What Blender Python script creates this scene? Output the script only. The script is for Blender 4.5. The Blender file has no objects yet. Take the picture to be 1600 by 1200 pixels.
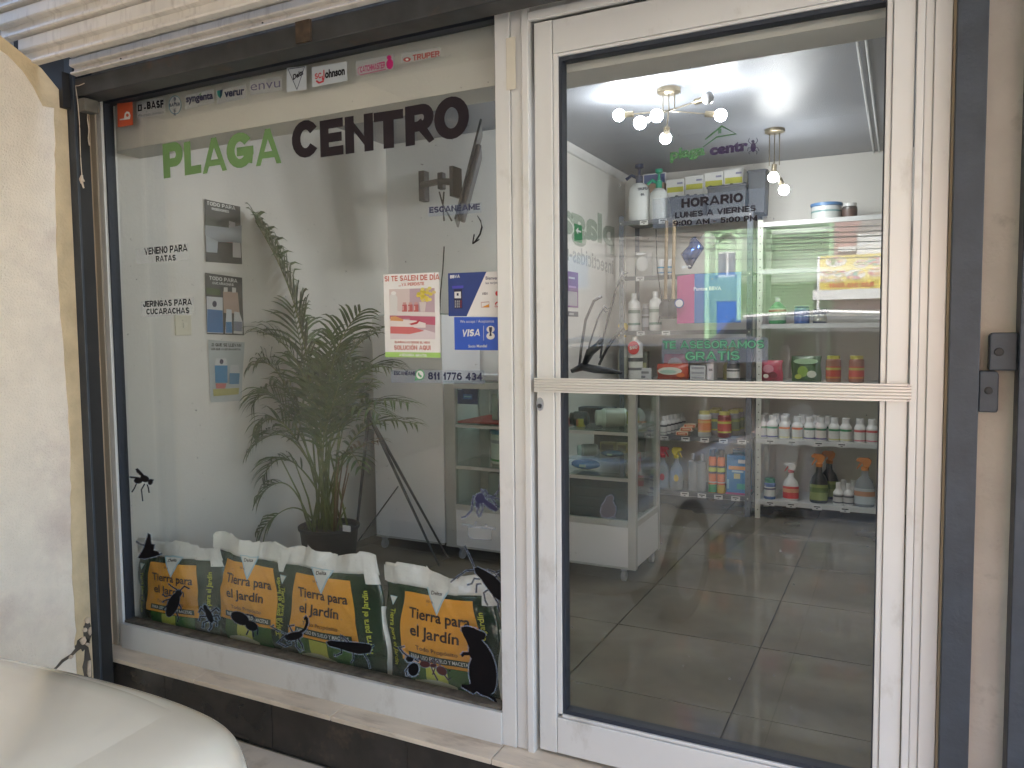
import bpy, math, random
from mathutils import Vector, Matrix
random.seed(7)
D = bpy.data
SC = bpy.context.scene
COL = SC.collection
rad = math.radians
# ------------------------------------------------------------------ camera
F_PX, YAW, PITCH, ROLL, CAM = 1208.0, 0.4652, -0.0643, -0.0106, Vector((0, -2.2, 1.30))
_cp = math.cos(PITCH)
FW = Vector((-math.sin(YAW) * _cp, math.cos(YAW) * _cp, math.sin(PITCH)))
_R0 = Vector((math.cos(YAW), math.sin(YAW), 0)); _U0 = _R0.cross(FW)
RT = math.cos(ROLL) * _R0 + math.sin(ROLL) * _U0
UP = -math.sin(ROLL) * _R0 + math.cos(ROLL) * _U0
cd = D.cameras.new('camera'); cam = D.objects.new('camera', cd); COL.objects.link(cam)
cd.sensor_width = 36; cd.lens = 36 * F_PX / 1600; cd.clip_start = 0.02; cd.clip_end = 400
cam.matrix_world = Matrix.Translation(CAM) @ Matrix((RT, UP, -FW)).transposed().to_4x4()
SC.camera = cam
# ------------------------------------------------------------------ sky and sun
SUN_EL, SUN_AZ = 52, 14
W = D.worlds.new('World'); SC.world = W; W.use_nodes = True
nt = W.node_tree; nt.nodes.clear()
sky = nt.nodes.new('ShaderNodeTexSky'); sky.sky_type = 'NISHITA'; sky.sun_disc = False
sky.sun_elevation = rad(SUN_EL); sky.sun_rotation = rad(SUN_AZ); sky.dust_density = 2.0
bg = nt.nodes.new('ShaderNodeBackground'); bg.inputs['Strength'].default_value = 0.13
wo = nt.nodes.new('ShaderNodeOutputWorld')
nt.links.new(sky.outputs[0], bg.inputs[0]); nt.links.new(bg.outputs[0], wo.inputs[0])
sl = D.lights.new('sun', 'SUN'); sl.energy = 3.6; sl.angle = rad(0.5); sl.color = (1, .96, .90)
so = D.objects.new('sun', sl); COL.objects.link(so); so.location = (2, 6, 12)
so.rotation_euler = (rad(-(90 - SUN_EL)), 0, rad(-SUN_AZ))
VS = SC.view_settings
VS.view_transform = 'Standard'; VS.look = 'None'; VS.gamma = 1; VS.use_curve_mapping = False
VS.exposure = 3.5
CY = SC.cycles
CY.max_bounces = 9; CY.diffuse_bounces = 5; CY.glossy_bounces = 5; CY.transmission_bounces = 6
CY.transparent_max_bounces = 40; CY.caustics_reflective = False; CY.caustics_refractive = False
CY.sample_clamp_indirect = 6.0

# ------------------------------------------------------------------ geometry helpers
def at(x, y, ax, val):
    """the point where the line of sight through photo pixel (x, y) meets the plane axis=val"""
    d = FW + RT * ((x - 800) / F_PX) - UP * ((y - 600) / F_PX)
    return CAM + d * ((val - CAM[ax]) / d[ax])
def G(x, y, Y=0.0): return at(x, y, 1, Y)

MATS = {}
def mat(name, col, rough=.5, metal=0.0, var=0.06, scale=8.0, bump=0.0, bscale=60.0, coat=0.0, spec=None,
        alpha=None, emit=None, stretch=None, dirt=None, dscale=3.0, damount=.5, thr=.55):
    if name in MATS: return MATS[name]
    m = D.materials.new(name); m.use_nodes = True; n = m.node_tree.nodes; l = m.node_tree.links
    p = n['Principled BSDF']; p.inputs['Roughness'].default_value = rough; p.inputs['Metallic'].default_value = metal
    if coat: p.inputs['Coat Weight'].default_value = coat; p.inputs['Coat Roughness'].default_value = .05
    if spec is not None: p.inputs['Specular IOR Level'].default_value = spec
    if alpha is not None: p.inputs['Alpha'].default_value = alpha
    c4 = (*col, 1)
    tc = n.new('ShaderNodeTexCoord'); mp = n.new('ShaderNodeMapping'); l.new(tc.outputs['Object'], mp.inputs[0])
    if stretch: mp.inputs['Scale'].default_value = stretch
    nz = n.new('ShaderNodeTexNoise'); nz.inputs['Scale'].default_value = scale; nz.inputs['Detail'].default_value = 5
    l.new(mp.outputs[0], nz.inputs['Vector'])
    mr = n.new('ShaderNodeMapRange'); mr.inputs['From Min'].default_value = .3; mr.inputs['From Max'].default_value = .7
    mr.inputs['To Min'].default_value = 1 - var; mr.inputs['To Max'].default_value = 1 + var
    l.new(nz.outputs[0], mr.inputs[0])
    vm = n.new('ShaderNodeVectorMath'); vm.operation = 'SCALE'; vm.inputs[0].default_value = col
    l.new(mr.outputs[0], vm.inputs['Scale']); out = vm.outputs[0]
    if dirt:
        n2 = n.new('ShaderNodeTexNoise'); n2.inputs['Scale'].default_value = dscale; n2.inputs['Detail'].default_value = 8
        n2.inputs['Roughness'].default_value = .65
        l.new(mp.outputs[0], n2.inputs['Vector'])
        m2 = n.new('ShaderNodeMapRange'); m2.inputs['From Min'].default_value = thr; m2.inputs['From Max'].default_value = thr + .15
        m2.inputs['To Max'].default_value = damount; l.new(n2.outputs[0], m2.inputs[0])
        mx = n.new('ShaderNodeMix'); mx.data_type = 'RGBA'; l.new(m2.outputs[0], mx.inputs['Factor'])
        l.new(out, mx.inputs[6]); mx.inputs[7].default_value = (*dirt, 1); out = mx.outputs[2]
    l.new(out, p.inputs['Base Color'])
    if bump:
        n3 = n.new('ShaderNodeTexNoise'); n3.inputs['Scale'].default_value = bscale; n3.inputs['Detail'].default_value = 4
        l.new(mp.outputs[0], n3.inputs['Vector'])
        b = n.new('ShaderNodeBump'); b.inputs['Strength'].default_value = bump; b.inputs['Distance'].default_value = .01
        l.new(n3.outputs[0], b.inputs['Height']); l.new(b.outputs[0], p.inputs['Normal'])
    if emit:
        p.inputs['Emission Color'].default_value = (*emit[0], 1); p.inputs['Emission Strength'].default_value = emit[1]
    MATS[name] = m; return m

def glass(name, tint=(.93, .96, .95), rough=0.0, ior=1.5, dust=0.0):
    if name in MATS: return MATS[name]
    m = D.materials.new(name); m.use_nodes = True; n = m.node_tree.nodes; l = m.node_tree.links; n.clear()
    o = n.new('ShaderNodeOutputMaterial'); t = n.new('ShaderNodeBsdfTransparent'); t.inputs[0].default_value = (*tint, 1)
    g = n.new('ShaderNodeBsdfGlossy'); g.inputs['Roughness'].default_value = rough
    ge = n.new('ShaderNodeNewGeometry'); mr = n.new('ShaderNodeMapRange')
    mr.inputs['To Min'].default_value = ior; mr.inputs['To Max'].default_value = 1 / ior
    l.new(ge.outputs['Backfacing'], mr.inputs[0])
    f = n.new('ShaderNodeFresnel'); l.new(mr.outputs[0], f.inputs['IOR'])
    mx = n.new('ShaderNodeMixShader'); l.new(f.outputs[0], mx.inputs[0]); l.new(t.outputs[0], mx.inputs[1]); l.new(g.outputs[0], mx.inputs[2])
    out = mx.outputs[0]
    if dust:
        tc = n.new('ShaderNodeTexCoord'); nz = n.new('ShaderNodeTexNoise'); nz.inputs['Scale'].default_value = 2.2; nz.inputs['Detail'].default_value = 8; nz.inputs['Roughness'].default_value = .7
        l.new(tc.outputs['Object'], nz.inputs['Vector'])
        r2 = n.new('ShaderNodeMapRange'); r2.inputs['From Min'].default_value = .35; r2.inputs['From Max'].default_value = .75
        r2.inputs['To Min'].default_value = dust * .35; r2.inputs['To Max'].default_value = dust * 2; l.new(nz.outputs[0], r2.inputs[0])
        sp = n.new('ShaderNodeTexNoise'); sp.inputs['Scale'].default_value = 75; l.new(tc.outputs['Object'], sp.inputs['Vector'])
        r3 = n.new('ShaderNodeMapRange'); r3.inputs['From Min'].default_value = .74; r3.inputs['From Max'].default_value = .78; r3.inputs['To Max'].default_value = .35; l.new(sp.outputs[0], r3.inputs[0])
        ad = n.new('ShaderNodeMath'); ad.operation = 'ADD'; ad.use_clamp = True; l.new(r2.outputs[0], ad.inputs[0]); l.new(r3.outputs[0], ad.inputs[1])
        df = n.new('ShaderNodeBsdfDiffuse'); df.inputs[0].default_value = (.6, .6, .6, 1)
        m2 = n.new('ShaderNodeMixShader'); l.new(ad.outputs[0], m2.inputs[0]); l.new(out, m2.inputs[1]); l.new(df.outputs[0], m2.inputs[2]); out = m2.outputs[0]
    l.new(out, o.inputs[0]); MATS[name] = m; return m

def film(name, col, opacity):
    """a thin printed film, partly see-through"""
    if name in MATS: return MATS[name]
    m = D.materials.new(name); m.use_nodes = True; n = m.node_tree.nodes; l = m.node_tree.links; n.clear()
    o = n.new('ShaderNodeOutputMaterial'); t = n.new('ShaderNodeBsdfTransparent'); d = n.new('ShaderNodeBsdfDiffuse')
    d.inputs[0].default_value = (*col, 1)
    nz = n.new('ShaderNodeTexNoise'); nz.inputs['Scale'].default_value = 25
    mr = n.new('ShaderNodeMapRange'); mr.inputs['To Min'].default_value = opacity * .8; mr.inputs['To Max'].default_value = min(1, opacity * 1.2)
    l.new(nz.outputs[0], mr.inputs[0])
    mx = n.new('ShaderNodeMixShader'); l.new(mr.outputs[0], mx.inputs[0]); l.new(t.outputs[0], mx.inputs[1]); l.new(d.outputs[0], mx.inputs[2])
    l.new(mx.outputs[0], o.inputs[0]); MATS[name] = m; return m

def wloc(o):
    v = Vector((0, 0, 0))
    while o: v = v + o.location; o = o.parent
    return v

class MB:
    def __init__(s): s.v = []; s.f = []; s.m = []
    def add(s, vs, fs, m=0):
        b = len(s.v); s.v += [tuple(p) for p in vs]; s.f += [tuple(b + i for i in q) for q in fs]; s.m += [m] * len(fs); return s
    def box(s, x0, x1, y0, y1, z0, z1, m=0):
        x0, x1 = min(x0, x1), max(x0, x1); y0, y1 = min(y0, y1), max(y0, y1); z0, z1 = min(z0, z1), max(z0, z1)
        return s.add([(x0, y0, z0), (x1, y0, z0), (x1, y1, z0), (x0, y1, z0), (x0, y0, z1), (x1, y0, z1), (x1, y1, z1), (x0, y1, z1)],
                     [(3, 2, 1, 0), (4, 5, 6, 7), (0, 1, 5, 4), (1, 2, 6, 5), (2, 3, 7, 6), (3, 0, 4, 7)], m)
    def obox(s, c, ax, ay, az, m=0):
        """box from centre and three half-axis vectors"""
        c, ax, ay, az = map(Vector, (c, ax, ay, az)); vs = []
        for k in (-1, 1):
            for i, j in ((-1, -1), (1, -1), (1, 1), (-1, 1)): vs.append(c + ax * i + ay * j + az * k)
        return s.add(vs, [(3, 2, 1, 0), (4, 5, 6, 7), (0, 1, 5, 4), (1, 2, 6, 5), (2, 3, 7, 6), (3, 0, 4, 7)], m)
    def quad(s, a, b, c, d, m=0): return s.add([a, b, c, d], [(0, 1, 2, 3)], m)
    def prism(s, pts, ax, a0, a1, m=0):
        """pts: outline in the two other axes (in axis order), extruded along ax from a0 to a1"""
        n = len(pts); vs = []
        for a in (a0, a1):
            for p in pts:
                q = list(p); q.insert(ax, a); vs.append(q)
        fs = [tuple(range(n))[::-1], tuple(range(n, 2 * n))] + [(i, (i + 1) % n, (i + 1) % n + n, i + n) for i in range(n)]
        return s.add(vs, fs, m)
    def tube(s, path, r, n=8, m=0, cap=True):
        path = [Vector(p) for p in path]; N = len(path); rs = r if isinstance(r, (list, tuple)) else [r] * N; vs = []
        ref = None
        for i, p in enumerate(path):
            t = (path[min(i + 1, N - 1)] - path[max(i - 1, 0)]).normalized()
            if ref is None: ref = Vector((0, 0, 1)) if abs(t.z) < .9 else Vector((1, 0, 0))
            a = t.cross(ref).normalized(); b = t.cross(a).normalized(); ref = -b if False else ref
            for k in range(n):
                w = 2 * math.pi * k / n; vs.append(p + (a * math.cos(w) + b * math.sin(w)) * rs[i])
        fs = [(i * n + k, i * n + (k + 1) % n, (i + 1) * n + (k + 1) % n, (i + 1) * n + k) for i in range(N - 1) for k in range(n)]
        if cap: fs += [tuple(range(n))[::-1], tuple(range((N - 1) * n, N * n))]
        return s.add(vs, fs, m)
    def lathe(s, prof, c=(0, 0, 0), n=16, m=0, sx=1, sy=1, ax=None):
        c = Vector(c); vs = []; fs = []
        for r, z in prof:
            for k in range(n):
                w = 2 * math.pi * k / n; q = Vector((r * math.cos(w) * sx, r * math.sin(w) * sy, z))
                if ax is not None: q = ax @ q
                vs.append(c + q)
        for i in range(len(prof) - 1):
            for k in range(n): fs.append((i * n + k, i * n + (k + 1) % n, (i + 1) * n + (k + 1) % n, (i + 1) * n + k))
        fs += [tuple(range(n))[::-1], tuple(range((len(prof) - 1) * n, len(prof) * n))]
        return s.add(vs, fs, m)
    def sphere(s, c, r, n=12, m=0, sx=1, sy=1, sz=1):
        k = n // 2; prof = [(max(1e-4, r * math.sin(math.pi * i / k)), -r * math.cos(math.pi * i / k) * sz) for i in range(k + 1)]
        return s.lathe(prof, c, n, m, sx, sy)
    def build(s, name, mats, parent=None, smooth=False, bevel=0, local=False, auto=None, **tags):
        if not isinstance(mats, (list, tuple)): mats = [mats]
        me = D.meshes.new(name); o = D.objects.new(name, me)
        if parent is not None: org = Vector((0, 0, 0)) if local else wloc(parent)
        else:
            xs, ys, zs = zip(*s.v); org = Vector(((min(xs) + max(xs)) / 2, (min(ys) + max(ys)) / 2, min(zs)))
        me.from_pydata([(a - org.x, b - org.y, c - org.z) for a, b, c in s.v], [], s.f)
        for q in mats: me.materials.append(q)
        if len(mats) > 1: me.polygons.foreach_set('material_index', s.m)
        if smooth:
            me.polygons.foreach_set('use_smooth', [True] * len(me.polygons))
        me.update(); COL.objects.link(o)
        if parent is not None: o.parent = parent
        else: o.location = org
        if smooth and auto:
            me.set_sharp_from_angle(angle=rad(auto))
        if bevel:
            b = o.modifiers.new('bevel', 'BEVEL'); b.width = bevel; b.segments = 2; b.limit_method = 'ANGLE'
        for k, v in tags.items(): o[k] = v
        return o

def tag(o, label, cat, group=None):
    o['label'] = label; o['category'] = cat
    if group: o['group'] = group
    return o
def thing(name, label, cat, loc=(0, 0, 0), group=None, rotz=0):
    o = D.objects.new(name, None); o.empty_display_size = .1; COL.objects.link(o)
    o.location = loc; o.rotation_euler = (0, 0, rotz); return tag(o, label, cat, group)
def struct(o): o['kind'] = 'structure'; return o
def copy_tree(o, parent=None):
    c = o.copy(); COL.objects.link(c); c.parent = parent
    for ch in list(o.children): copy_tree(ch, c)
    return c

# ------------------------------------------------------------------ lettering
def _arc(cx, cy, rx, ry, a0, a1, n=None):
    n = n or max(3, int(abs(a1 - a0) / 18))
    return [(cx + rx * math.cos(rad(a0 + (a1 - a0) * i / n)), cy + ry * math.sin(rad(a0 + (a1 - a0) * i / n))) for i in range(n + 1)]
def _rr(x0, x1, y0, y1, a0=0, a1=360, r=.5):  # round shape centre line
    return _arc((x0 + x1) / 2, (y0 + y1) / 2, (x1 - x0) / 2, (y1 - y0) / 2, a0, a1)
GL = {  # glyph: (width, strokes of the centre line in a unit box, closed ones end with None)
 'A': (.92, [[(0, -.04), (.44, 1)], [(.56, 1), (1, -.04)], [(.2, .20), (.8, .20)]]),
 'B': (.74, [[(0, 0), (0, 1)], [(0, 1), (.55, 1)] + _arc(.6, .77, .33, .23, 90, -90) + [(0, .54)], [(0, .54), (.6, .54)] + _arc(.64, .27, .36, .27, 90, -90) + [(0, 0)]]),
 'C': (.80, [_arc(.5, .5, .5, .5, 38, 322)]),
 'D': (.78, [[(0, 0), (0, 1), (.45, 1)] + _arc(.45, .5, .55, .5, 90, -90) + [(0, 0)]]),
 'E': (.66, [[(1, 1), (0, 1), (0, 0), (1, 0)], [(0, .5), (.9, .5)]]),
 'F': (.62, [[(1, 1), (0, 1), (0, 0)], [(0, .5), (.9, .5)]]),
 'G': (.82, [_arc(.5, .5, .5, .5, 40, 330) + [(1, .2), (1, .45)], [(1, .45), (.55, .45)]]),
 'H': (.76, [[(0, 0), (0, 1)], [(1, 0), (1, 1)], [(0, .5), (1, .5)]]),
 'I': (.24, [[(.5, 0), (.5, 1)]]),
 'J': (.62, [[(1, 1), (1, .35)] + _arc(.5, .32, .5, .32, 0, -180)]),
 'K': (.78, [[(0, 0), (0, 1)], [(1, 1), (.1, .42)], [(.38, .6), (1, 0)]]),
 'L': (.62, [[(0, 1), (0, 0), (1, 0)]]),
 'M': (.92, [[(0, 0), (0, 1)], [(1, 0), (1, 1)], [(0, 1), (.5, .25)], [(.5, .25), (1, 1)]]),
 'N': (.78, [[(0, 0), (0, 1)], [(1, 0), (1, 1)], [(0, 1), (1, 0)]]),
 'O': (.84, [_arc(.5, .5, .5, .5, 0, 360, 24)[:-1] + [None]]),
 'P': (.72, [[(0, 0), (0, 1)], [(0, 1), (.6, 1)] + _arc(.62, .7, .38, .3, 90, -90) + [(0, .4)]]),
 'Q': (.84, [_arc(.5, .5, .5, .5, 0, 360, 24)[:-1] + [None], [(.6, .3), (1, -.05)]]),
 'R': (.76, [[(0, 0), (0, 1)], [(0, 1), (.6, 1)] + _arc(.62, .72, .36, .28, 90, -90) + [(0, .44)], [(.55, .44), (1, 0)]]),
 'S': (.72, [_arc(.5, .745, .47, .255, 25, 270) + _arc(.5, .25, .5, .25, 90, -155)]),
 'T': (.70, [[(0, 1), (1, 1)], [(.5, 1), (.5, 0)]]),
 'U': (.76, [[(0, 1), (0, .4)] + _arc(.5, .38, .5, .38, 180, 360) + [(1, 1)]]),
 'V': (.80, [[(0, 1), (.5, 0)], [(.5, 0), (1, 1)]]),
 'W': (1.1, [[(0, 1), (.25, 0)], [(.25, 0), (.5, 1)], [(.5, 1), (.75, 0)], [(.75, 0), (1, 1)]]),
 'X': (.78, [[(0, 0), (1, 1)], [(0, 1), (1, 0)]]), 'Y': (.76, [[(0, 1), (.5, .45)], [(.5, .45), (1, 1)], [(.5, .5), (.5, 0)]]),
 'Z': (.70, [[(0, 1), (1, 1)], [(1, 1), (0, 0)], [(0, 0), (1, 0)]]),
 '0': (.72, [_arc(.5, .5, .5, .5, 0, 360, 24)[:-1] + [None]]), '1': (.42, [[(.75, 0), (.75, 1)], [(.75, .95), (0, .7)]]),
 '2': (.68, [_arc(.5, .7, .47, .3, 160, -25) + [(0, 0)], [(0, 0), (1, 0)]]),
 '3': (.68, [_arc(.48, .75, .42, .25, 150, -90), _arc(.48, .27, .5, .27, 90, -150)]),
 '4': (.74, [[(.75, 0), (.75, 1)], [(.75, 1), (0, .3)], [(0, .28), (1, .28)]]),
 '5': (.70, [[(.95, 1), (.15, 1), (.08, .55)], _arc(.46, .32, .5, .32, 130, -150)]),
 '6': (.72, [_arc(.5, .32, .5, .32, 0, 360, 20)[:-1] + [None], [(0, .35)] + _arc(.55, .5, .55, .5, 175, 50)]),
 '7': (.64, [[(0, 1), (1, 1)], [(1, 1), (.35, 0)]]),
 '8': (.72, [_arc(.5, .76, .42, .24, 0, 360, 18)[:-1] + [None], _arc(.5, .27, .5, .27, 0, 360, 18)[:-1] + [None]]),
 '9': (.72, [_arc(.5, .68, .5, .32, 0, 360, 20)[:-1] + [None], [(1, .65)] + _arc(.45, .5, .55, .5, -5, -130)]),
 '-': (.5, [[(.1, .42), (.9, .42)]]), ':': (.26, [[(.5, .02), (.5, .16)], [(.5, .55), (.5, .69)]]), '.': (.26, [[(.5, 0), (.5, .12)]]),
 '$': (.72, [_arc(.5, .745, .47, .255, 25, 270) + _arc(.5, .25, .5, .25, 90, -155), [(.5, -.1), (.5, 1.1)]]),
 '/': (.5, [[(0, 0), (1, 1)]]), ' ': (.34, [])}
for _a, _b in (('Á', 'A'), ('É', 'E'), ('Í', 'I'), ('Ó', 'O')): GL[_a] = (GL[_b][0], GL[_b][1])
def _ribbon(pts, w, ext, cl):
    P = [Vector(p) for p in pts]; n = len(P); vs = []
    if not cl and ext:
        P[0] = P[0] + (P[0] - P[1]).normalized() * ext; P[-1] = P[-1] + (P[-1] - P[-2]).normalized() * ext
    for i in range(n):
        a = P[i] - P[i - 1] if (i or cl) else P[1] - P[0]
        b = P[(i + 1) % n] - P[i] if (i < n - 1 or cl) else P[i] - P[i - 1]
        a = a.normalized(); b = b.normalized(); na = Vector((-a.y, a.x)); nb = Vector((-b.y, b.x))
        m = (na + nb); m = m.normalized() if m.length > 1e-6 else na
        k = min(1 / max(.35, m.dot(na)), 1.6); vs += [P[i] + m * (w / 2 * k), P[i] - m * (w / 2 * k)]
    fs = [(2 * i + 1, 2 * ((i + 1) % n) + 1, 2 * ((i + 1) % n), 2 * i) for i in range(n if cl else n - 1)]
    return vs, fs
def stroke_text(body, w=.2, gap=.07):
    """heavy sans lettering: returns verts (x, y, layer), faces, width; cap height is 1"""
    V, Fc, x = [], [], 0; lay = 0
    for ch in body:
        gw, st = GL.get(ch, GL['-']); 
        sx = max(gw - w, 0.001); 
        for s in st:
            cl = s[-1] is None; q = s[:-1] if cl else s
            pts = [(x + w / 2 + px * sx, w / 2 + py * (1 - w)) for px, py in q]
            diag = len(pts) == 2 and abs(pts[0][0] - pts[1][0]) > .01 and abs(pts[0][1] - pts[1][1]) > .01
            ext = 0 if cl else (w * .5 if len(pts) == 2 else (w * .5 if ch in 'ELFDBPRJUM15' else w * .12))
            if ch in 'AKMNVWXY' and len(pts) == 2: vs, fs = _ribbon(pts, w * (.84 if diag else (.72 if ch == 'A' else 1)), ext * (1.2 if diag else (.3 if ch == 'A' else 1)), cl)
            else: vs, fs = _ribbon(pts, w * (.95 if diag else 1), ext * (1.2 if diag else 1), cl)
            b = len(V); lo, hi = (-.15, 1.1) if ch in 'Q$' else (0, 1)
            for v in vs:
                yy = min(max(v.y, lo), hi) ; xx = min(max(v.x, x), x + gw) if not diag or 1 else v.x
                V.append((xx, yy, lay))
            Fc += [tuple(b + i for i in f) for f in fs]; lay += 1
        if ch in 'ÁÉÍÓ':
            cx = x + gw * .5; b = len(V); V += [(cx - .04, 1.06, lay), (cx + .12, 1.06, lay), (cx + .26, 1.26, lay), (cx + .06, 1.26, lay)]; Fc.append((b, b + 1, b + 2, b + 3)); lay += 1
        x += gw + gap
    return V, Fc, x - gap
_tc = {}
def font_text(body, off=0.0):
    """lettering from Blender's built-in font, cap height 1"""
    k = (body, off)
    if k in _tc: return _tc[k]
    c = D.curves.new('lettering', 'FONT'); c.body = body; c.offset = off; c.resolution_u = 3; c.fill_mode = 'FRONT'
    o = D.objects.new('lettering', c); COL.objects.link(o); bpy.context.view_layer.update()
    me = D.meshes.new_from_object(o.evaluated_get(bpy.context.evaluated_depsgraph_get()))
    V = [(v.co.x, v.co.y, 0) for v in me.vertices]; Fc = [tuple(p.vertices) for p in me.polygons]
    D.objects.remove(o); D.meshes.remove(me); D.curves.remove(c)
    x0 = min(v[0] for v in V); cap = .70
    V = [((v[0] - x0) / cap, v[1] / cap, 0) for v in V]; wd = max(v[0] for v in V)
    _tc[k] = (V, Fc, wd); return _tc[k]
def letter(body, A, B, H, m, parent, name='lettering', heavy=.2, off=.02, N=Vector((0, -1, 0)), up=Vector((0, 0, 1)), lift=.0008, fmap=None, slant=0):
    """write body along A-B with cap height H; fmap(u, v) may map onto a curved surface instead"""
    V, Fc, wd = stroke_text(body, heavy) if heavy else font_text(body, off)
    b = MB(); vs = []
    for x, y, l in V:
        if fmap: vs.append(fmap(x / wd, y))
        else: vs.append(A + (B - A) * (x / wd) + up * (y * H) + (B - A).normalized() * (slant * y * H) + N * (lift + l * 4e-6))
    b.add(vs, Fc); return b.build(name, m, parent)
# ================================================================== materials of the place
M_alu = mat('aluminium', (.66, .65, .62), .38, .15, var=.05, scale=3, dirt=(.33, .29, .23), dscale=7, damount=.45, thr=.58, stretch=(1, 1, .6))
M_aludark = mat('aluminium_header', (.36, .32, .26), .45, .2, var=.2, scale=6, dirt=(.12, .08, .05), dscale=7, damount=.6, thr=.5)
M_gasket = mat('rubber_gasket', (.02, .025, .035), .55)
M_steel = mat('dark_paint_steel', (.030, .038, .048), .5, var=.2, scale=14, dirt=(.20, .20, .19), dscale=45, damount=.6, thr=.72, bump=.15)
M_black = mat('black_steel', (.012, .011, .010), .6, var=.2)
M_stucco = mat('cream_stucco', (.80, .71, .59), .85, var=.05, scale=14, bump=.55, bscale=130, dirt=(.52, .40, .36), dscale=2.2, damount=.5)
M_stucco2 = mat('grey_cream_stucco', (.54, .49, .42), .85, var=.07, scale=9, bump=.25, bscale=80, dirt=(.25, .22, .18), dscale=14, damount=.45, thr=.58)
M_raw = mat('bare_plaster', (.60, .47, .29), .9, var=.12, scale=12, bump=.4, bscale=90)
M_tan = mat('tan_plaster', (.50, .38, .26), .85, var=.07, scale=10, bump=.2)
M_sill = mat('beige_stone_tile', (.66, .56, .44), .42, var=.13, scale=9, dirt=(.30, .22, .15), dscale=8, damount=.6, thr=.52, stretch=(.5, 2, 1))
M_riser = mat('black_marble_tile', (.030, .026, .023), .22, var=.5, scale=6, dirt=(.16, .11, .07), dscale=9, damount=.35, thr=.57)
M_grout = mat('grout', (.10, .09, .075), .9, var=.2)
M_conc = mat('carport_concrete', (.42, .37, .30), .8, var=.12, scale=5, bump=.2, dirt=(.2, .18, .15), dscale=3)
M_slat = mat('shutter_slat', (.70, .655, .59), .45, .1, var=.06, scale=5, dirt=(.26, .21, .17), dscale=14, damount=.35, thr=.52, stretch=(2.5, 1, .4))
M_wall = mat('white_wall', (.68, .665, .62), .45, var=.03, scale=3, bump=.12, bscale=60)
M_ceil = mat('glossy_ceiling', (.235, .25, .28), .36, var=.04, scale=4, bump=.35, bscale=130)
M_floor = mat('grey_floor_tile', (.17, .155, .118), .07, var=.28, scale=3.2, dirt=(.20, .165, .12), dscale=2.3, damount=.5, thr=.45)
M_glass = glass('window_glass', (.955, .96, .945), dust=.008)
M_glass2 = glass('cabinet_glass', (.88, .95, .92))
M_white = mat('white_laminate', (.70, .71, .72), .35, var=.02)
M_frame2 = mat('cabinet_aluminium', (.48, .49, .47), .35, .3, var=.06)

# ================================================================== ground outside
g = MB().box(-60, 60, -60, -4.6, -.50, -.38).build('street', mat('asphalt', (.13, .125, .115), .9, var=.2, scale=6, bump=.4)); struct(g)
g = MB().box(-60, 60, -11.9, -10.3, -.378, -.25).build('pavement', mat('pavement_concrete', (.34, .32, .29), .85, var=.1, bump=.2)); struct(g)
g = MB().box(-60, 60, -4.59, 60, -.52, -.245).build('ground', M_conc); struct(g)
cf = MB().box(-2.949, 3.4, -4.55, -.125, -.244, -.236).build('carport_floor', M_grout); struct(cf)
tb = None
for i in range(10):
    for j in range(7):
        x0 = -2.94 + i * .63; y0 = -.13 - (j + 1) * .63
        if tb is None:
            b = MB().box(x0, x0 + .625, y0, y0 + .625, -.236, -.228); tb = b.build('tile', mat('carport_tile', (.60, .53, .44), .5, var=.1, scale=5, dirt=(.22, .17, .12), dscale=4, damount=.5), cf, bevel=.001)
            base = tb.location.copy()
        else:
            c = tb.copy(); COL.objects.link(c); c.location = base + Vector((i * .63, -j * .63, 0))

# ================================================================== the carport around the shop front
# side wall (left): outline in y, z with the sloping shoulder under the shutter
wl = MB().prism([(-.205, -.40), (-.205, 2.24), (-.30, 2.33), (-.46, 2.41), (-.62, 2.82), (-4.4, 2.90), (-4.4, -.40)][::-1], 0, -3.15, -2.95).build('carport_wall', M_stucco)
tag(wl, 'cream stuccoed side wall of the carport left of the shop front', 'wall')
# bare edge band of the side wall, a skim of unpainted plaster with a wavy border
ys = []
z = -.236; pts_o = []; pts_i = []
while z < 2.2:
    pts_i.append((-.262 - .008 * math.sin(z * 5) - .006 * random.random() - (.0 if z > .1 else .01), z)); z += .045
top = [(-.30, 2.19), (-.335, 2.255), (-.37, 2.30), (-.42, 2.34), (-.50, 2.375)]
ol = [(-.2045, -.236), (-.2045, 2.2405), (-.2995, 2.3305), (-.46, 2.41), (-.5, 2.411)]
MB().prism((ol + top[::-1] + pts_i[::-1]), 0, -2.9515, -2.947).build('bare_edge', M_raw, wl, label='wavy unpainted ochre plaster edge')
# broken plaster near the foot
bp = MB()
random.seed(3)
def blob(b, ax, a0, a1, cx, cz, r, n=11, sx=1, sz=1, m=0, jit=.35):
    b.prism([(cx + r * sx * (1 + random.uniform(-jit, jit)) * math.cos(2 * math.pi * i / n), cz + r * sz * (1 + random.uniform(-jit, jit)) * math.sin(2 * math.pi * i / n)) for i in range(n)], ax, a0, a1, m)
blob(bp, 0, -2.947, -2.9435, -.222, .110, .016, sz=2.6, n=19); blob(bp, 0, -2.947, -2.9435, -.245, .062, .022, sx=1.2, sz=1.0, n=19)
blob(bp, 0, -2.947, -2.9435, -.232, -.045, .018, sz=4.0)
bp.prism([(-.24, .05), (-.27, .042), (-.29, .030), (-.33, .020), (-.36, .002), (-.40, -.012), (-.44, -.03), (-.405, -.004), (-.36, .012), (-.335, .031), (-.295, .040), (-.275, .056), (-.25, .066)], 0, -2.947, -2.944)
bp.build('broken_patch', mat('dark_hollow', (.11, .09, .07), .9, var=.4), wl)
bc = MB()
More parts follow.
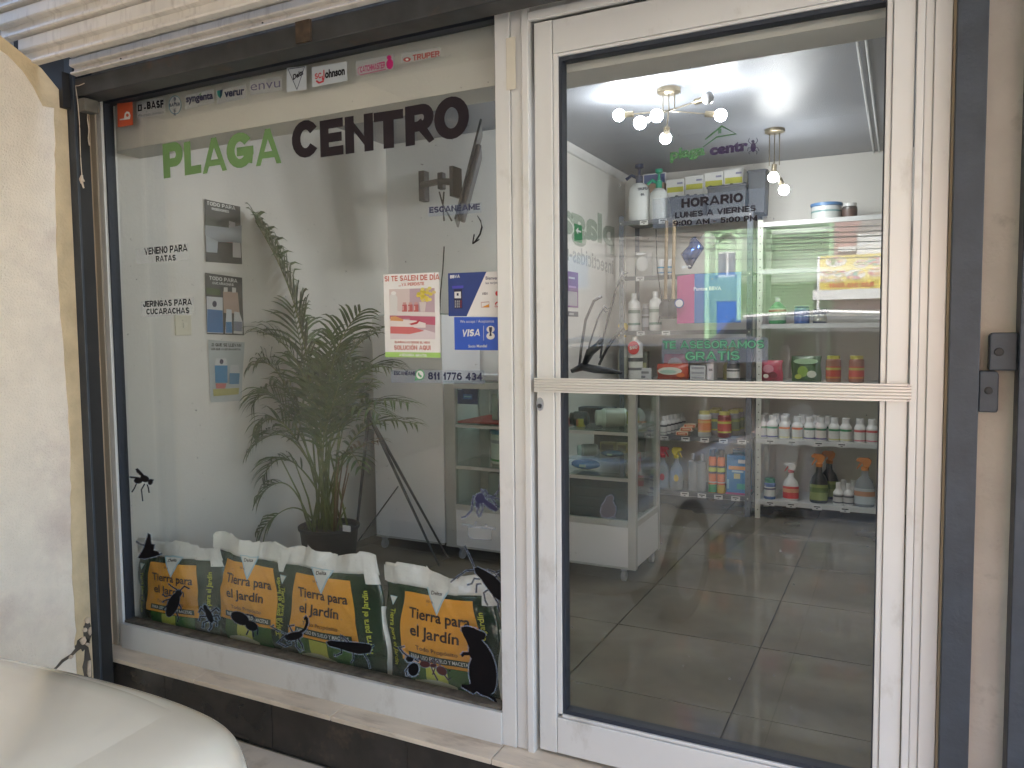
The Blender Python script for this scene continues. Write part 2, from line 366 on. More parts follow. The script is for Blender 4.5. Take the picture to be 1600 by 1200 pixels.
for cy_, cz_, r_, s_ in ((-.222, .152, .011, 1.2), (-.236, .118, .009, 1), (-.215, .105, .008, 2), (-.247, .075, .012, 1.6), (-.228, .055, .007, 1), (-.225, -.05, .009, 4.5), (-.30, .03, .008, .8)):
    blob(bc, 0, -2.9435, -2.938, cy_, cz_, r_, 7, sz=s_)
bc.build('plaster_chip', mat('loose_plaster', (.60, .47, .34), .9, var=.2, scale=40, bump=.4), wl)
nw = MB().box(-6, -3.16, -4.4, -.80, -.4, 2.94).build('sky_light_blocker', M_stucco2); tag(nw, 'thick unseen stucco block added to keep side sky light off the shutter', 'wall')  # unseen block added to shut out sky light from the left
rw = MB().box(3.3, 3.6, -4.6, -4.3, -.4, 2.95).build('carport_pillar', M_stucco2); tag(rw, 'square stucco pillar at the far corner of the carport, outside the picture', 'pillar')
rf = MB().box(-3.3, 3.6, -4.6, -.42, 2.95, 3.15).build('roof', mat('carport_soffit', (.78, .75, .70), .85, var=.08, bump=.2)); struct(rf)
bm_ = MB().box(-3.3, 3.6, -4.6, -4.35, 2.17, 2.95).build('beam', M_stucco2); struct(bm_)
# shop building shell: facade walls round the opening
sb = MB().box(-9, -3.155, -.18, 6, -.4, 3.9).build('shop_wall', M_stucco2); struct(sb)
sb = MB().box(-3.15, -3.06, -.2045, -.053, -.04, 2.35).build('jamb_return', M_tan); struct(sb)
sb = MB().box(-3.15, -3.046, -.052, .0, -.04, 2.35).build('jamb', M_tan); struct(sb)
sb = MB().box(-3.3, -2.93, -.185, -.101, 2.32, 3.0).build('sky_gap_block', M_black); struct(sb)  # black block added to close a gap where sky showed through
sb = MB().box(-3.15, 6, -.10, .05, 2.48, 3.9).build('shop_wall_above', M_stucco2); struct(sb)
sb = MB().box(-3.15, 6, .05, 4.2, 2.72, 3.9).build('upper_sun_block', M_stucco2); struct(sb)  # unseen block over the room, added to stop sun leaking in
sb = MB().box(.166, 3.4, -.035, .06, -.4, 2.48).build('shop_wall_right', M_stucco2); struct(sb)

# ------------------------------------------------------------------ step below the window
st = MB().box(-3.06, 3.4, -.112, .02, -.24, -.052).build('step', M_grout); struct(st)
xs = [-3.05, -2.445, -1.765, -1.125, -.48, .16]
for i in range(5):
    MB().box(xs[i] + .0015, xs[i + 1] - .0015, -.135, -.02, -.051, -.033).build('sill_tile', M_sill, st, bevel=.0025)
    off = 0
xs2 = [-3.05, -2.62, -2.05, -1.45, -.86, -.27, .32, .9, 1.5, 2.1, 2.7, 3.3]
for i in range(len(xs2) - 1):
    MB().box(xs2[i] + .001, xs2[i + 1] - .001, -.125, -.1125, -.227, -.0515).build('riser_tile', M_riser, st, bevel=.001)
MB().box(-3.06, 3.4, -.0195, .099, -.05, -.036).build('threshold', M_sill, st)

# ------------------------------------------------------------------ steel posts of the roller shutter
lp = thing('shutter_post', 'dark grey steel shutter guide post beside the cream side wall', 'post', (-2.93, -.16, -.23))
MB().box(-2.957, -2.906, -.203, -.192, -.23, 2.42).build('front_flange', M_steel, lp, bevel=.002)
MB().box(-2.949, -2.908, -.1915, -.142, -.23, 2.42).build('shaded_web', M_black, lp)  # web coloured black to carry the shade on the post's side face
MB().prism([(-2.995, 2.20), (-2.925, 2.20), (-2.925, 2.335), (-3.06, 2.335)], 1, -.235, -.204).build('gusset', M_black, lp)
MB().box(-2.905, -2.86, -.19, -.13, 2.19, 2.24).build('bracket', mat('grimy_steel', (.13, .12, .10), .6, var=.3, scale=20), lp, bevel=.003)
rp = thing('shutter_post', 'dark grey steel post right beside the door frame', 'post', (.135, -.06, -.23))
MB().box(.105, .168, -.085, -.038, -.23, 2.48).build('front_flange', M_steel, rp, bevel=.002)
MB().box(.099, .1045, -.055, -.005, -.23, 2.48).build('filler_strip', mat('tan_sealant', (.34, .26, .17), .8), rp)
lug = MB(); lug.prism([(.169, 1.105), (.206, 1.105), (.208, 1.112), (.208, 1.195), (.203, 1.202), (.169, 1.202)], 1, -.083, -.045); lug.build('lug', M_steel, rp, bevel=.003)
MB().lathe([(.009, 0), (.008, .004), (.003, .0045)], (.188, -.083, 1.156), 9, ax=Matrix.Rotation(rad(90), 3, 'X')).build('bolt', M_black, rp)
rq = thing('shutter_post', 'dark grey steel post at the right edge of the picture', 'post', (.3, -.1, -.23))
MB().box(.243, .34, -.115, -.036, -.23, 2.48).build('front_flange', M_steel, rq, bevel=.002)
lug = MB(); lug.prism([(.187, 1.204), (.2425, 1.204), (.2425, 1.292), (.193, 1.292), (.187, 1.286)], 1, -.088, -.045); lug.build('lug', M_steel, rq, bevel=.003)
MB().lathe([(.010, 0), (.009, .003), (.004, .0032)], (.206, -.088, 1.247), 9, ax=Matrix.Rotation(rad(90), 3, 'X')).build('bolt_hole', M_black, rq)

# ------------------------------------------------------------------ roller shutter, rolled up
sh = thing('roller_shutter', 'rolled-up corrugated metal roller shutter above the shop window', 'shutter', (-1, -.3, 2.3))
def slat(x0, x1, y, z, pitch, name='slat'):
    # cross-section: lip, wide face, step, narrow recessed face
    q = pitch
    p = [(y, z), (y - .020, z + .03 * q), (y - .023, z + .08 * q), (y - .021, z + .16 * q), (y - .006, z + .20 * q), (y - .005, z + .45 * q), (y - .022, z + .50 * q),
         (y - .025, z + .56 * q), (y - .023, z + .93 * q), (y - .016, z + .97 * q), (y - .002, z + q - .001), (y + .004, z + q - .001), (y + .004, z)]
    MB().prism(p, 0, x0, x1).build(name, M_slat, sh)
random.seed(11)
for k in range(6): slat((-3.02, -3.13, -4.3, -4.31, -4.29, -4.3)[k], 3.3, -.315 - .014 * k, 2.338 + .106 * k, .106)
for k in range(4): slat(-2.885, 3.3, -.205, 2.318 + .062 * k, .062)
for x in (-2.88, -2.6, -1.9, -1.2): MB().lathe([(.004, 0), (.003, .003)], (x, -.2195, 2.333), 6, ax=Matrix.Rotation(rad(90), 3, 'X')).build('rivet', M_black, sh)
bm2 = thing('lintel_beam', 'dark rusty steel beam between the shutter and the window frame', 'beam', (-1, -.1, 2.33))
MB().box(-2.924, .26, -.195, -.105, 2.245, 2.315).build('beam_body', mat('rusty_beam', (.035, .036, .036), .5, var=.4, scale=12, dirt=(.10, .05, .025), dscale=8, damount=.7, thr=.56), bm2, bevel=.004)
MB().box(-1.775, -1.715, -.205, -.1955, 2.25, 2.32).build('hinge_plate', mat('rust', (.06, .038, .022), .8, var=.5, scale=30), bm2)
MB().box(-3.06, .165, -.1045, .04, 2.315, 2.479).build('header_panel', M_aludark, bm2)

# strings hanging from the bracket
sg = MB(); p0 = at(119, 134, 1, -.2); pts = []
for i in range(22):
    t = i / 21; pts.append(Vector((p0.x + .006 * math.sin(t * 5) + .02 * t - .004, -.2, p0.z - .345 * t)))
sg.tube([Vector((p0.x + .05, -.2, p0.z + .002)), Vector((p0.x + .02, -.202, p0.z - .003))] + pts, .0016, 5)
for dx, dz in ((-.010, -.03), (.004, -.05), (.009, -.025)): sg.tube([pts[-1], pts[-1] + Vector((dx * .6, -.004, dz * .5)), pts[-1] + Vector((dx, .002, dz))], [.004, .005, .003], 5)
s1 = sg.build('string', mat('dirty_string', (.55, .46, .36), .9)); tag(s1, 'long frayed pale string hanging down the dark left post', 'string')
sg = MB(); p0 = at(135, 131, 1, -.15)
sg.tube([Vector((p0.x + .003 * math.sin(i * 1.3), -.15, p0.z - i * .016)) for i in range(16)], [.0012 + .0016 * abs(math.sin(i * .8)) for i in range(16)], 5)
s2 = sg.build('string', MATS['dirty_string']); tag(s2, 'short knotted string over the tan strip beside the window', 'string')

# ================================================================== shop window
wf = thing('shop_window', 'large fixed shop window in a pale aluminium frame, covered in stickers', 'window', (-2.05, 0, -.03))
def rail(x0, x1, y0, y1, z0, z1, par, name='frame_rail', m=None, bev=.002): return MB().box(x0, x1, y0, y1, z0, z1).build(name, m or M_alu, par, bevel=bev)
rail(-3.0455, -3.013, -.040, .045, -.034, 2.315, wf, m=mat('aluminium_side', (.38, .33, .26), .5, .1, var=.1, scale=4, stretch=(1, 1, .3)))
rail(-3.0125, -2.984, -.034, .035, -.034, 2.315, wf)
rail(-2.984, -1.133, -.045, .035, -.034, .073, wf)
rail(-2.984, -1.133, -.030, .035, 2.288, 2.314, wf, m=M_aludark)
rail(-1.1325, -1.082, -.040, .035, -.0335, 2.3145, wf)
rail(-1.0805, -1.040, -.034, .035, -.0335, 2.314, wf, name='mullion_cover')
rail(-1.0385, -1.017, -.046, .035, -.0335, 2.314, wf, name='mullion_cover')
for a in ((-2.984, -2.976, .074, 2.287), (-1.1415, -1.1335, .074, 2.287)): rail(a[0], a[1], -.022, .02, a[2], a[3], wf, 'gasket', M_gasket, 0)
rail(-2.976, -1.142, -.022, .02, 2.274, 2.2875, wf, 'gasket', M_gasket, 0)
rail(-2.976, -1.142, -.030, .02, .0735, .083, wf, 'gasket', mat('grimy_gasket', (.10, .085, .065), .7, var=.5, scale=30), 0)
MB().box(-2.980, -1.138, .0, .006, .078, 2.28).build('pane', M_glass, wf)
tp = MB().box(-1.092, -1.060, -.0415, -.0405, 2.045, 2.20).build('masking_tape', mat('masking_tape', (.62, .57, .46), .8), wf)

# ================================================================== door
dr = thing('glass_door', 'aluminium framed glass door with a ribbed push bar across it', 'door', (-.48, 0, -.03))
rail(-1.0155, .0985, -.030, .04, 2.245, 2.48, dr, 'door_header', None)
rail(-1.0155, .0985, -.048, -.031, 2.236, 2.262, dr, 'door_stop', None)
rail(-1.003, -.945, -.030, .030, -.022, 2.232, dr, 'stile')
rail(-.944, -.928, -.024, .026, .105, 2.135, dr, 'bead')
rail(-.943, .0195, -.028, .030, 2.134, 2.231, dr, 'top_rail')
rail(-.943, .0195, -.0285, .030, -.0215, .093, dr, 'bottom_rail')
rail(-.029, .0195, -.0302, .030, .094, 2.133, dr, 'stile')
rail(-.044, -.030, -.024, .026, .105, 2.135, dr, 'bead')
rail(-.928, -.044, -.024, .026, .094, .1045, dr, 'bead'); rail(-.928, -.044, -.024, .026, 2.124, 2.1335, dr, 'bead')
for q in ((-.928, -.918, .105, 2.123), (-.0475, -.0445, .105, 2.123), ): rail(q[0], q[1], -.018, .02, q[2], q[3], dr, 'gasket', M_gasket, 0)
rail(-.918, -.048, -.018, .02, .105, .118, dr, 'gasket', M_gasket, 0); rail(-.918, -.048, -.018, .02, 2.112, 2.1235, dr, 'gasket', M_gasket, 0)
MB().box(-.922, -.045, .0, .006, .11, 2.12).build('pane', M_glass, dr)
rail(.0225, .040, -.040, .035, -.033, 2.4, dr, 'jamb'); rail(.0405, .060, -.033, .035, -.033, 2.4, dr, 'jamb'); rail(.0605, .0980, -.042, .035, -.033, 2.4, dr, 'jamb')
pb = MB(); zs = [1.121, 1.127, 1.129, 1.135, 1.137, 1.143, 1.145, 1.151, 1.153, 1.159, 1.1605, 1.1655]
prof = [(-.040, zs[0])]
for i in range(0, 12, 2): prof += [(-.052, zs[i] + .001), (-.052, zs[i + 1])] + ([(-.047, zs[i + 1] + .0006), (-.047, zs[i + 2] - .0006)] if i < 10 else [])
prof += [(-.040, zs[-1]), (-.031, 1.162), (-.031, 1.124)]
pb.prism(prof[::-1], 0, -1.003, .0275)
ph = pb.build('push_bar', mat('bar_aluminium', (.66, .63, .58), .32, .25, var=.03), dr)
for z_ in (1.125, 1.1615): MB().lathe([(.0035, 0), (.003, .001)], (.0205, -.0521, z_), 8, ax=Matrix.Rotation(rad(90), 3, 'X')).build('screw', mat('screw', (.35, .34, .33), .3, .8), ph)
lk = MB().prism([(-.992 + .012 * math.cos(a) * 1 + 0, 1.083 + .021 * math.sin(a)) for a in [rad(t) for t in range(0, 360, 30)]], 1, -.034, -.0303).build('lock_plate', mat('lock_metal', (.38, .39, .42), .3, .6), dr)
MB().lathe([(.0075, 0), (.007, .004), (.003, .0042)], (-.992, -.034, 1.078), 12, ax=Matrix.Rotation(rad(90), 3, 'X')).build('keyhole', mat('keyhole', (.08, .08, .09), .3, .7), lk)

# ================================================================== room inside
fl = MB().box(-3.1, 1.3, .1, 4.0, -.06, -.012).build('floor', M_grout); struct(fl)
t0 = None; random.seed(5)
XT = [-.49 + .615 * k for k in range(-5, 4)]; YT = [-.19 + .612 * k for k in range(0, 8)]
for i in range(len(XT) - 1):
    for j in range(len(YT) - 1):
        x0, x1, y0, y1 = max(XT[i], -3.09), XT[i + 1], max(YT[j], .1005), min(YT[j + 1], 3.95)
        b = MB().box(x0 + .003, x1 - .003, y0 + .003, y1 - .003, -.0119, 0 + random.uniform(-.0004, .0004)); b.build('tile', M_floor, fl)
def sbox(name, m, *a): o = MB().box(*a).build(name, m); struct(o); return o
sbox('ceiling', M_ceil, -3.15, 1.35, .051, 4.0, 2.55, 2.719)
wi = sbox('wall_left', M_wall, -3.15, -3.05, .051, 2.06, -.05, 2.549)
wb = sbox('wall_alcove', mat('bounce_lit_wall', (.74, .76, .76), .4, var=.03, scale=3, bump=.12), -3.049, -2.0, 2.06, 2.2, -.05, 2.549)  # alcove paint lightened and cooled to carry bounced light and glass veil
ws = sbox('wall_side', M_wall, -2.1, -2.0, 2.201, 3.85, -.05, 2.549)
sbox('wall_back', M_wall, -2.1, 1.35, 3.851, 4.0, -.05, 2.549)
sbox('wall_right', M_wall, 1.2, 1.35, .051, 3.85, -.05, 2.549)
sbox('lintel', M_wall, -3.049, 1.199, .055, .20, 2.10, 2.549)
MB().prism([(-1.999, 2.549), (-1.999, 2.50), (-1.985, 2.505), (-1.965, 2.53), (-1.955, 2.549)], 1, 2.201, 3.84).build('cornice', mat('cornice', (.66, .66, .65), .5), ws)
cd_ = MB(); cd_.tube([(-.19, 1.45, 2.54), (-.19, 3.84, 2.54)], .006, 6); cd_.tube([(-.155, 1.45, 2.54), (-.155, 3.84, 2.54)], .006, 6)
cd_ = cd_.build('conduit', M_white); tag(cd_, 'pair of thin white conduits running along the shop ceiling', 'conduit')
sw = thing('light_switch', 'cream wall switch plate beside the hanging posters', 'light switch', at(285, 508, 0, -3.05))
p_, q_ = at(272, 492, 0, -3.05), at(298, 524, 0, -3.05)
MB().box(-3.05, -3.042, p_.y, q_.y, q_.z, p_.z).build('plate', mat('switch_cream', (.62, .60, .48), .4), sw, bevel=.003)
MB().box(-3.042, -3.037, (p_.y + q_.y) / 2 - .005, (p_.y + q_.y) / 2 + .018, (p_.z + q_.z) / 2 - .012, (p_.z + q_.z) / 2 + .012).build('rocker', mat('switch_rocker', (.68, .66, .55), .35), sw, bevel=.001)
so_ = thing('wall_socket', 'small white socket low on the back wall behind the palm', 'socket', (-2.98, 2.06, .42))
MB().box(-3.02, -2.95, 2.052, 2.06, .38, .49).build('plate', MATS['switch_cream'], so_, bevel=.002); MB().box(-2.995, -2.975, 2.05, 2.0515, .41, .46).build('outlet', M_black, so_)
# ================================================================== the street opposite (it shows as a reflection in the glass)
VY = 25.0
def R(x, y, Y=VY): p = at(x, y, 1, Y); return Vector((p.x, -p.y, p.z))
M_green = mat('green_painted_brick', (.22, .38, .19), .8, var=.1, scale=3)
M_greenl = mat('light_green_trim', (.45, .70, .40), .8)
M_pink = mat('pink_brick', (.50, .31, .27), .8, var=.1, scale=3)
M_beige = mat('beige_render', (.20, .18, .16), .85, var=.08, scale=2)
M_blue = mat('blue_paint', (.04, .12, .42), .5)
x0, x1 = R(1100, 450).x, R(1301, 450).x
gb = thing('green_house', 'green painted brick house with an arched window, reflected in the door glass', 'house', ((x0 + x1) / 2, -VY, -.25))
ax0, ax1 = R(1120, 400).x, R(1152, 400).x; az = R(1136, 380).z; wz0, wz1 = R(1136, 430).z, R(1136, 393).z; TOPZ = 7.2
# wall with a recess: built from pieces round it
ac, ar = (ax0 + ax1) / 2, (ax1 - ax0) / 2
MB().box(x0, ax0, -VY - .3, -VY, -.3, TOPZ).build('wall', M_green, gb)
MB().box(ax1, x1, -VY - .3, -VY, -.3, TOPZ).build('wall', M_green, gb)
arch = [(ac - ar, TOPZ), (ac - ar, az)] + [(ac + ar * math.cos(rad(t)), az + ar * math.sin(rad(t))) for t in range(170, 0, -10)] + [(ac + ar, az), (ac + ar, TOPZ)]
MB().prism(arch, 1, -VY - .3, -VY).build('arch_head', M_green, gb)
MB().box(ax0, ax1, -VY - .3, -VY, R(1136, 470).z, wz0 - .05).build('wall', M_green, gb)
MB().box(ax0, ax1, -VY - .35, -VY - .07, R(1136, 393).z, TOPZ).build('recess_panel', M_greenl, gb)
tr = MB(); rr = [(ac + ar * 1.0 * math.cos(rad(t)), -VY + .03, az + ar * math.sin(rad(t))) for t in range(180, -1, -12)]
tr.tube([(ax0, -VY + .03, wz0)] + rr + [(ax1, -VY + .03, wz0)], .06, 6); tr.build('arch_trim', M_greenl, gb)
wv = MB().box(ax0, ax1, -VY - .34, -VY - .08, wz0 - .05, wz1).build('window', mat('white_frame', (.8, .8, .8), .5), gb)
for k in (0, 1):
    MB().box(ax0 + .04 + k * ar, ax0 + ar - .03 + k * ar, -VY - .0795, -VY - .07, wz0 + .02, wz1 - .05).build('pane', mat('street_glass', (.10, .14, .2), .05), wv)
dz0 = R(1136, 470).z
dd = MB().box(ax0, ax1 + .05, -VY - .2, -VY - .05, -.25, dz0 - .02).build('garage_door', M_blue, gb)
ll = MB()
for k in range(-6, 8):
    for sgn in (1, -1):
        a = Vector((ac + k * .18, -VY - .04, 1.4)); b2 = a + Vector((sgn * .9, 0, 1.2))
        ll.tube([a, b2], .008, 4)
ll.build('lattice', mat('lattice_blue', (.12, .22, .6), .5), dd)
for px in (1105, 1155, 1298): 
    xx = R(px, 450).x; MB().box(xx - .07, xx + .07, -VY + .001, -VY + .05, -.2, TOPZ - .1).build('pilaster', M_greenl, gb)
# brick courses: horizontal joints proud lines, seen as fine lines
cr = MB(); zz = 0
while zz < TOPZ:
    cr.box(x0, ax0 - .08, -VY + .0005, -VY + .02, zz, zz + .05); cr.box(ax1 + .08, x1, -VY + .0005, -VY + .02, zz, zz + .05); zz += .105
o = cr.build('brick', mat('green_brick_face', (.27, .44, .24), .8, var=.15, scale=6), gb); o['kind'] = 'stuff'
# pink house with banner
pb_ = thing('pink_house', 'pink brick house with a white arch, reflected at the right of the door glass', 'house', (0, -VY, -.25))
px0, px1 = R(1303, 400).x, R(1303, 400).x + 9
MB().box(px0 + .01, px1, -VY - .3, -VY + .1, -.3, TOPZ + .6).build('wall', M_pink, pb_)
c2 = R(1372, 392); r2 = R(1372, 392).x - R(1338, 392).x
MB().prism([(c2.x + r2 * math.cos(rad(t)), c2.z + .55 + r2 * math.sin(rad(t))) for t in range(0, 181, 12)][::1] + [(c2.x - r2, c2.z - .2), (c2.x + r2, c2.z - .2)], 1, -VY + .101, -VY + .16).build('arch_surround', mat('grey_trim', (.4, .36, .33), .8), pb_)
MB().box(c2.x - r2 * .95, c2.x + r2 * .95, -VY + .1605, -VY + .2, c2.z - .2, c2.z + .52).build('shutter', mat('white_paint', (.8, .8, .78), .6), pb_)
MB().box(R(1310, 392).x, c2.x - r2, -VY + .1605, -VY + .2, R(1310, 394).z, R(1310, 387).z).build('ledge', MATS['white_paint'], pb_)
bn = thing('food_banner', 'yellow food banner with pictures of dishes and a red phone number, mirrored in the glass', 'banner', (R(1330, 450).x, -VY + .5, R(1330, 455).z))
BY = 24.4
bp0, bp1 = R(1278, 453, BY), R(1392, 395, BY)
MB().box(bp0.x, bp1.x, -BY - .03, -BY, bp0.z, bp1.z).build('sheet', mat('banner_yellow', (.75, .60, .12), .6, var=.15, scale=4), bn)
cols = [(.5, .05, .06), (.6, .25, .05), (.75, .55, .3), (.25, .35, .1), (.55, .12, .2), (.7, .4, .1), (.1, .4, .3)]
random.seed(8); bw, bh = bp1.x - bp0.x, bp1.z - bp0.z
for (u, v, ru, rv) in ((.25, .82, .15, .15), (.60, .72, .10, .13), (.12, .50, .10, .12), (.30, .48, .10, .12), (.52, .42, .14, .15), (.82, .48, .13, .14), (.80, .80, .12, .14), (.1, .28, .09, .07), (.27, .27, .08, .07)):
    cx_, cz_ = bp0.x + u * bw, bp0.z + v * bh
    pl = MB().prism([(cx_ + ru * bw * math.cos(rad(t)), cz_ + rv * bh * math.sin(rad(t))) for t in range(0, 360, 24)], 1, -BY + .001, -BY + .006).build('dish', mat('plate_white', (.75, .72, .65), .5), bn)
    f_ = MB()
    for k in range(14):
        a = random.uniform(0, 6.28); q = random.random() ** .5 * .75
        ex, ez = cx_ + q * ru * bw * math.cos(a), cz_ + q * rv * bh * math.sin(a); w_ = ru * bw * .25
        f_.prism([(ex + w_ * math.cos(rad(t)), ez + w_ * .6 * math.sin(rad(t))) for t in range(0, 360, 60)], 1, -BY + .007 + k * .0004, -BY + .009 + k * .0004, k % 3)
    i_ = random.randrange(5); f_.build('food', [mat('food_%d' % ((i_ + q) % 7), cols[(i_ + q) % 7], .6) for q in range(3)], pl)
letter('826 213 6941', Vector((bp1.x - .22 * bw, -BY, bp0.z + .05 * bh)), Vector((bp0.x + .16 * bw, -BY, bp0.z + .05 * bh)), .13 * bh, mat('red_print', (.55, .02, .03), .6), bn, heavy=.2, N=Vector((0, 1, 0)), lift=.012)
MB().box(R(1270, 455, BY).x, bp1.x + .3, -BY - .05, -BY + .03, bp0.z - .32, bp0.z - .01).build('awning_edge', MATS['white_paint'], bn)
MB().box(R(1278, 455, BY).x - .03, R(1278, 455, BY).x + .05, -BY - .04, -BY + .04, -.3, bp1.z).build('post', MATS['white_paint'], bn)
# beige house left of the green one, with pilasters
hb = thing('beige_house', 'long beige rendered house seen faintly in the glass left of the green one', 'house', (x0 - 10, -VY, -.25))
MB().box(x0 - 34, x0 - .01, -VY - .3, -VY - .02, -.3, 6.4).build('wall', M_beige, hb)
for k in range(9): MB().box(x0 - 3.2 - k * 3.4, x0 - 2.8 - k * 3.4, -VY - .019, -VY + .12, -.2, 6.2).build('pilaster', mat('pilaster_beige', (.26, .24, .21), .85), hb)
for k in range(8):
    w_ = MB().box(x0 - 5.4 - k * 3.4, x0 - 4.2 - k * 3.4, -VY - .0195, -VY + .02, 2.9, 4.3).build('window', mat('dull_frame', (.22, .21, .19), .6), hb)
    MB().box(x0 - 5.3 - k * 3.4, x0 - 4.3 - k * 3.4, -VY + .0205, -VY + .025, 3.0, 4.2).build('pane', MATS['street_glass'], w_)
hp = thing('far_house', 'cream house farther along the street beyond the pink one', 'house', (px1 + 10, -VY, -.25))
MB().box(px1 + .02, px1 + 24, -VY - .3, -VY, -.3, 6.8).build('wall', M_beige, hp)
# power lines
for k, (ya, yb) in enumerate(((352, 349), (361, 357), (369, 364), (377, 373), (386, 385), (402, 397))):
    a, b2 = R(1020, ya, 21), R(1460, yb, 21)
    o = MB().tube([a + (b2 - a) * (i / 8) + Vector((0, 0, -.10 * math.sin(math.pi * i / 8))) for i in range(-3, 12)], .014 + .006 * (k == 2), 5).build('power_line', M_black)
    tag(o, '%s of the black cables strung across the street, counted from the top of the reflection' % ('first', 'second', 'third', 'fourth', 'fifth', 'lowest')[k], 'cable', 'overhead cables along the street')

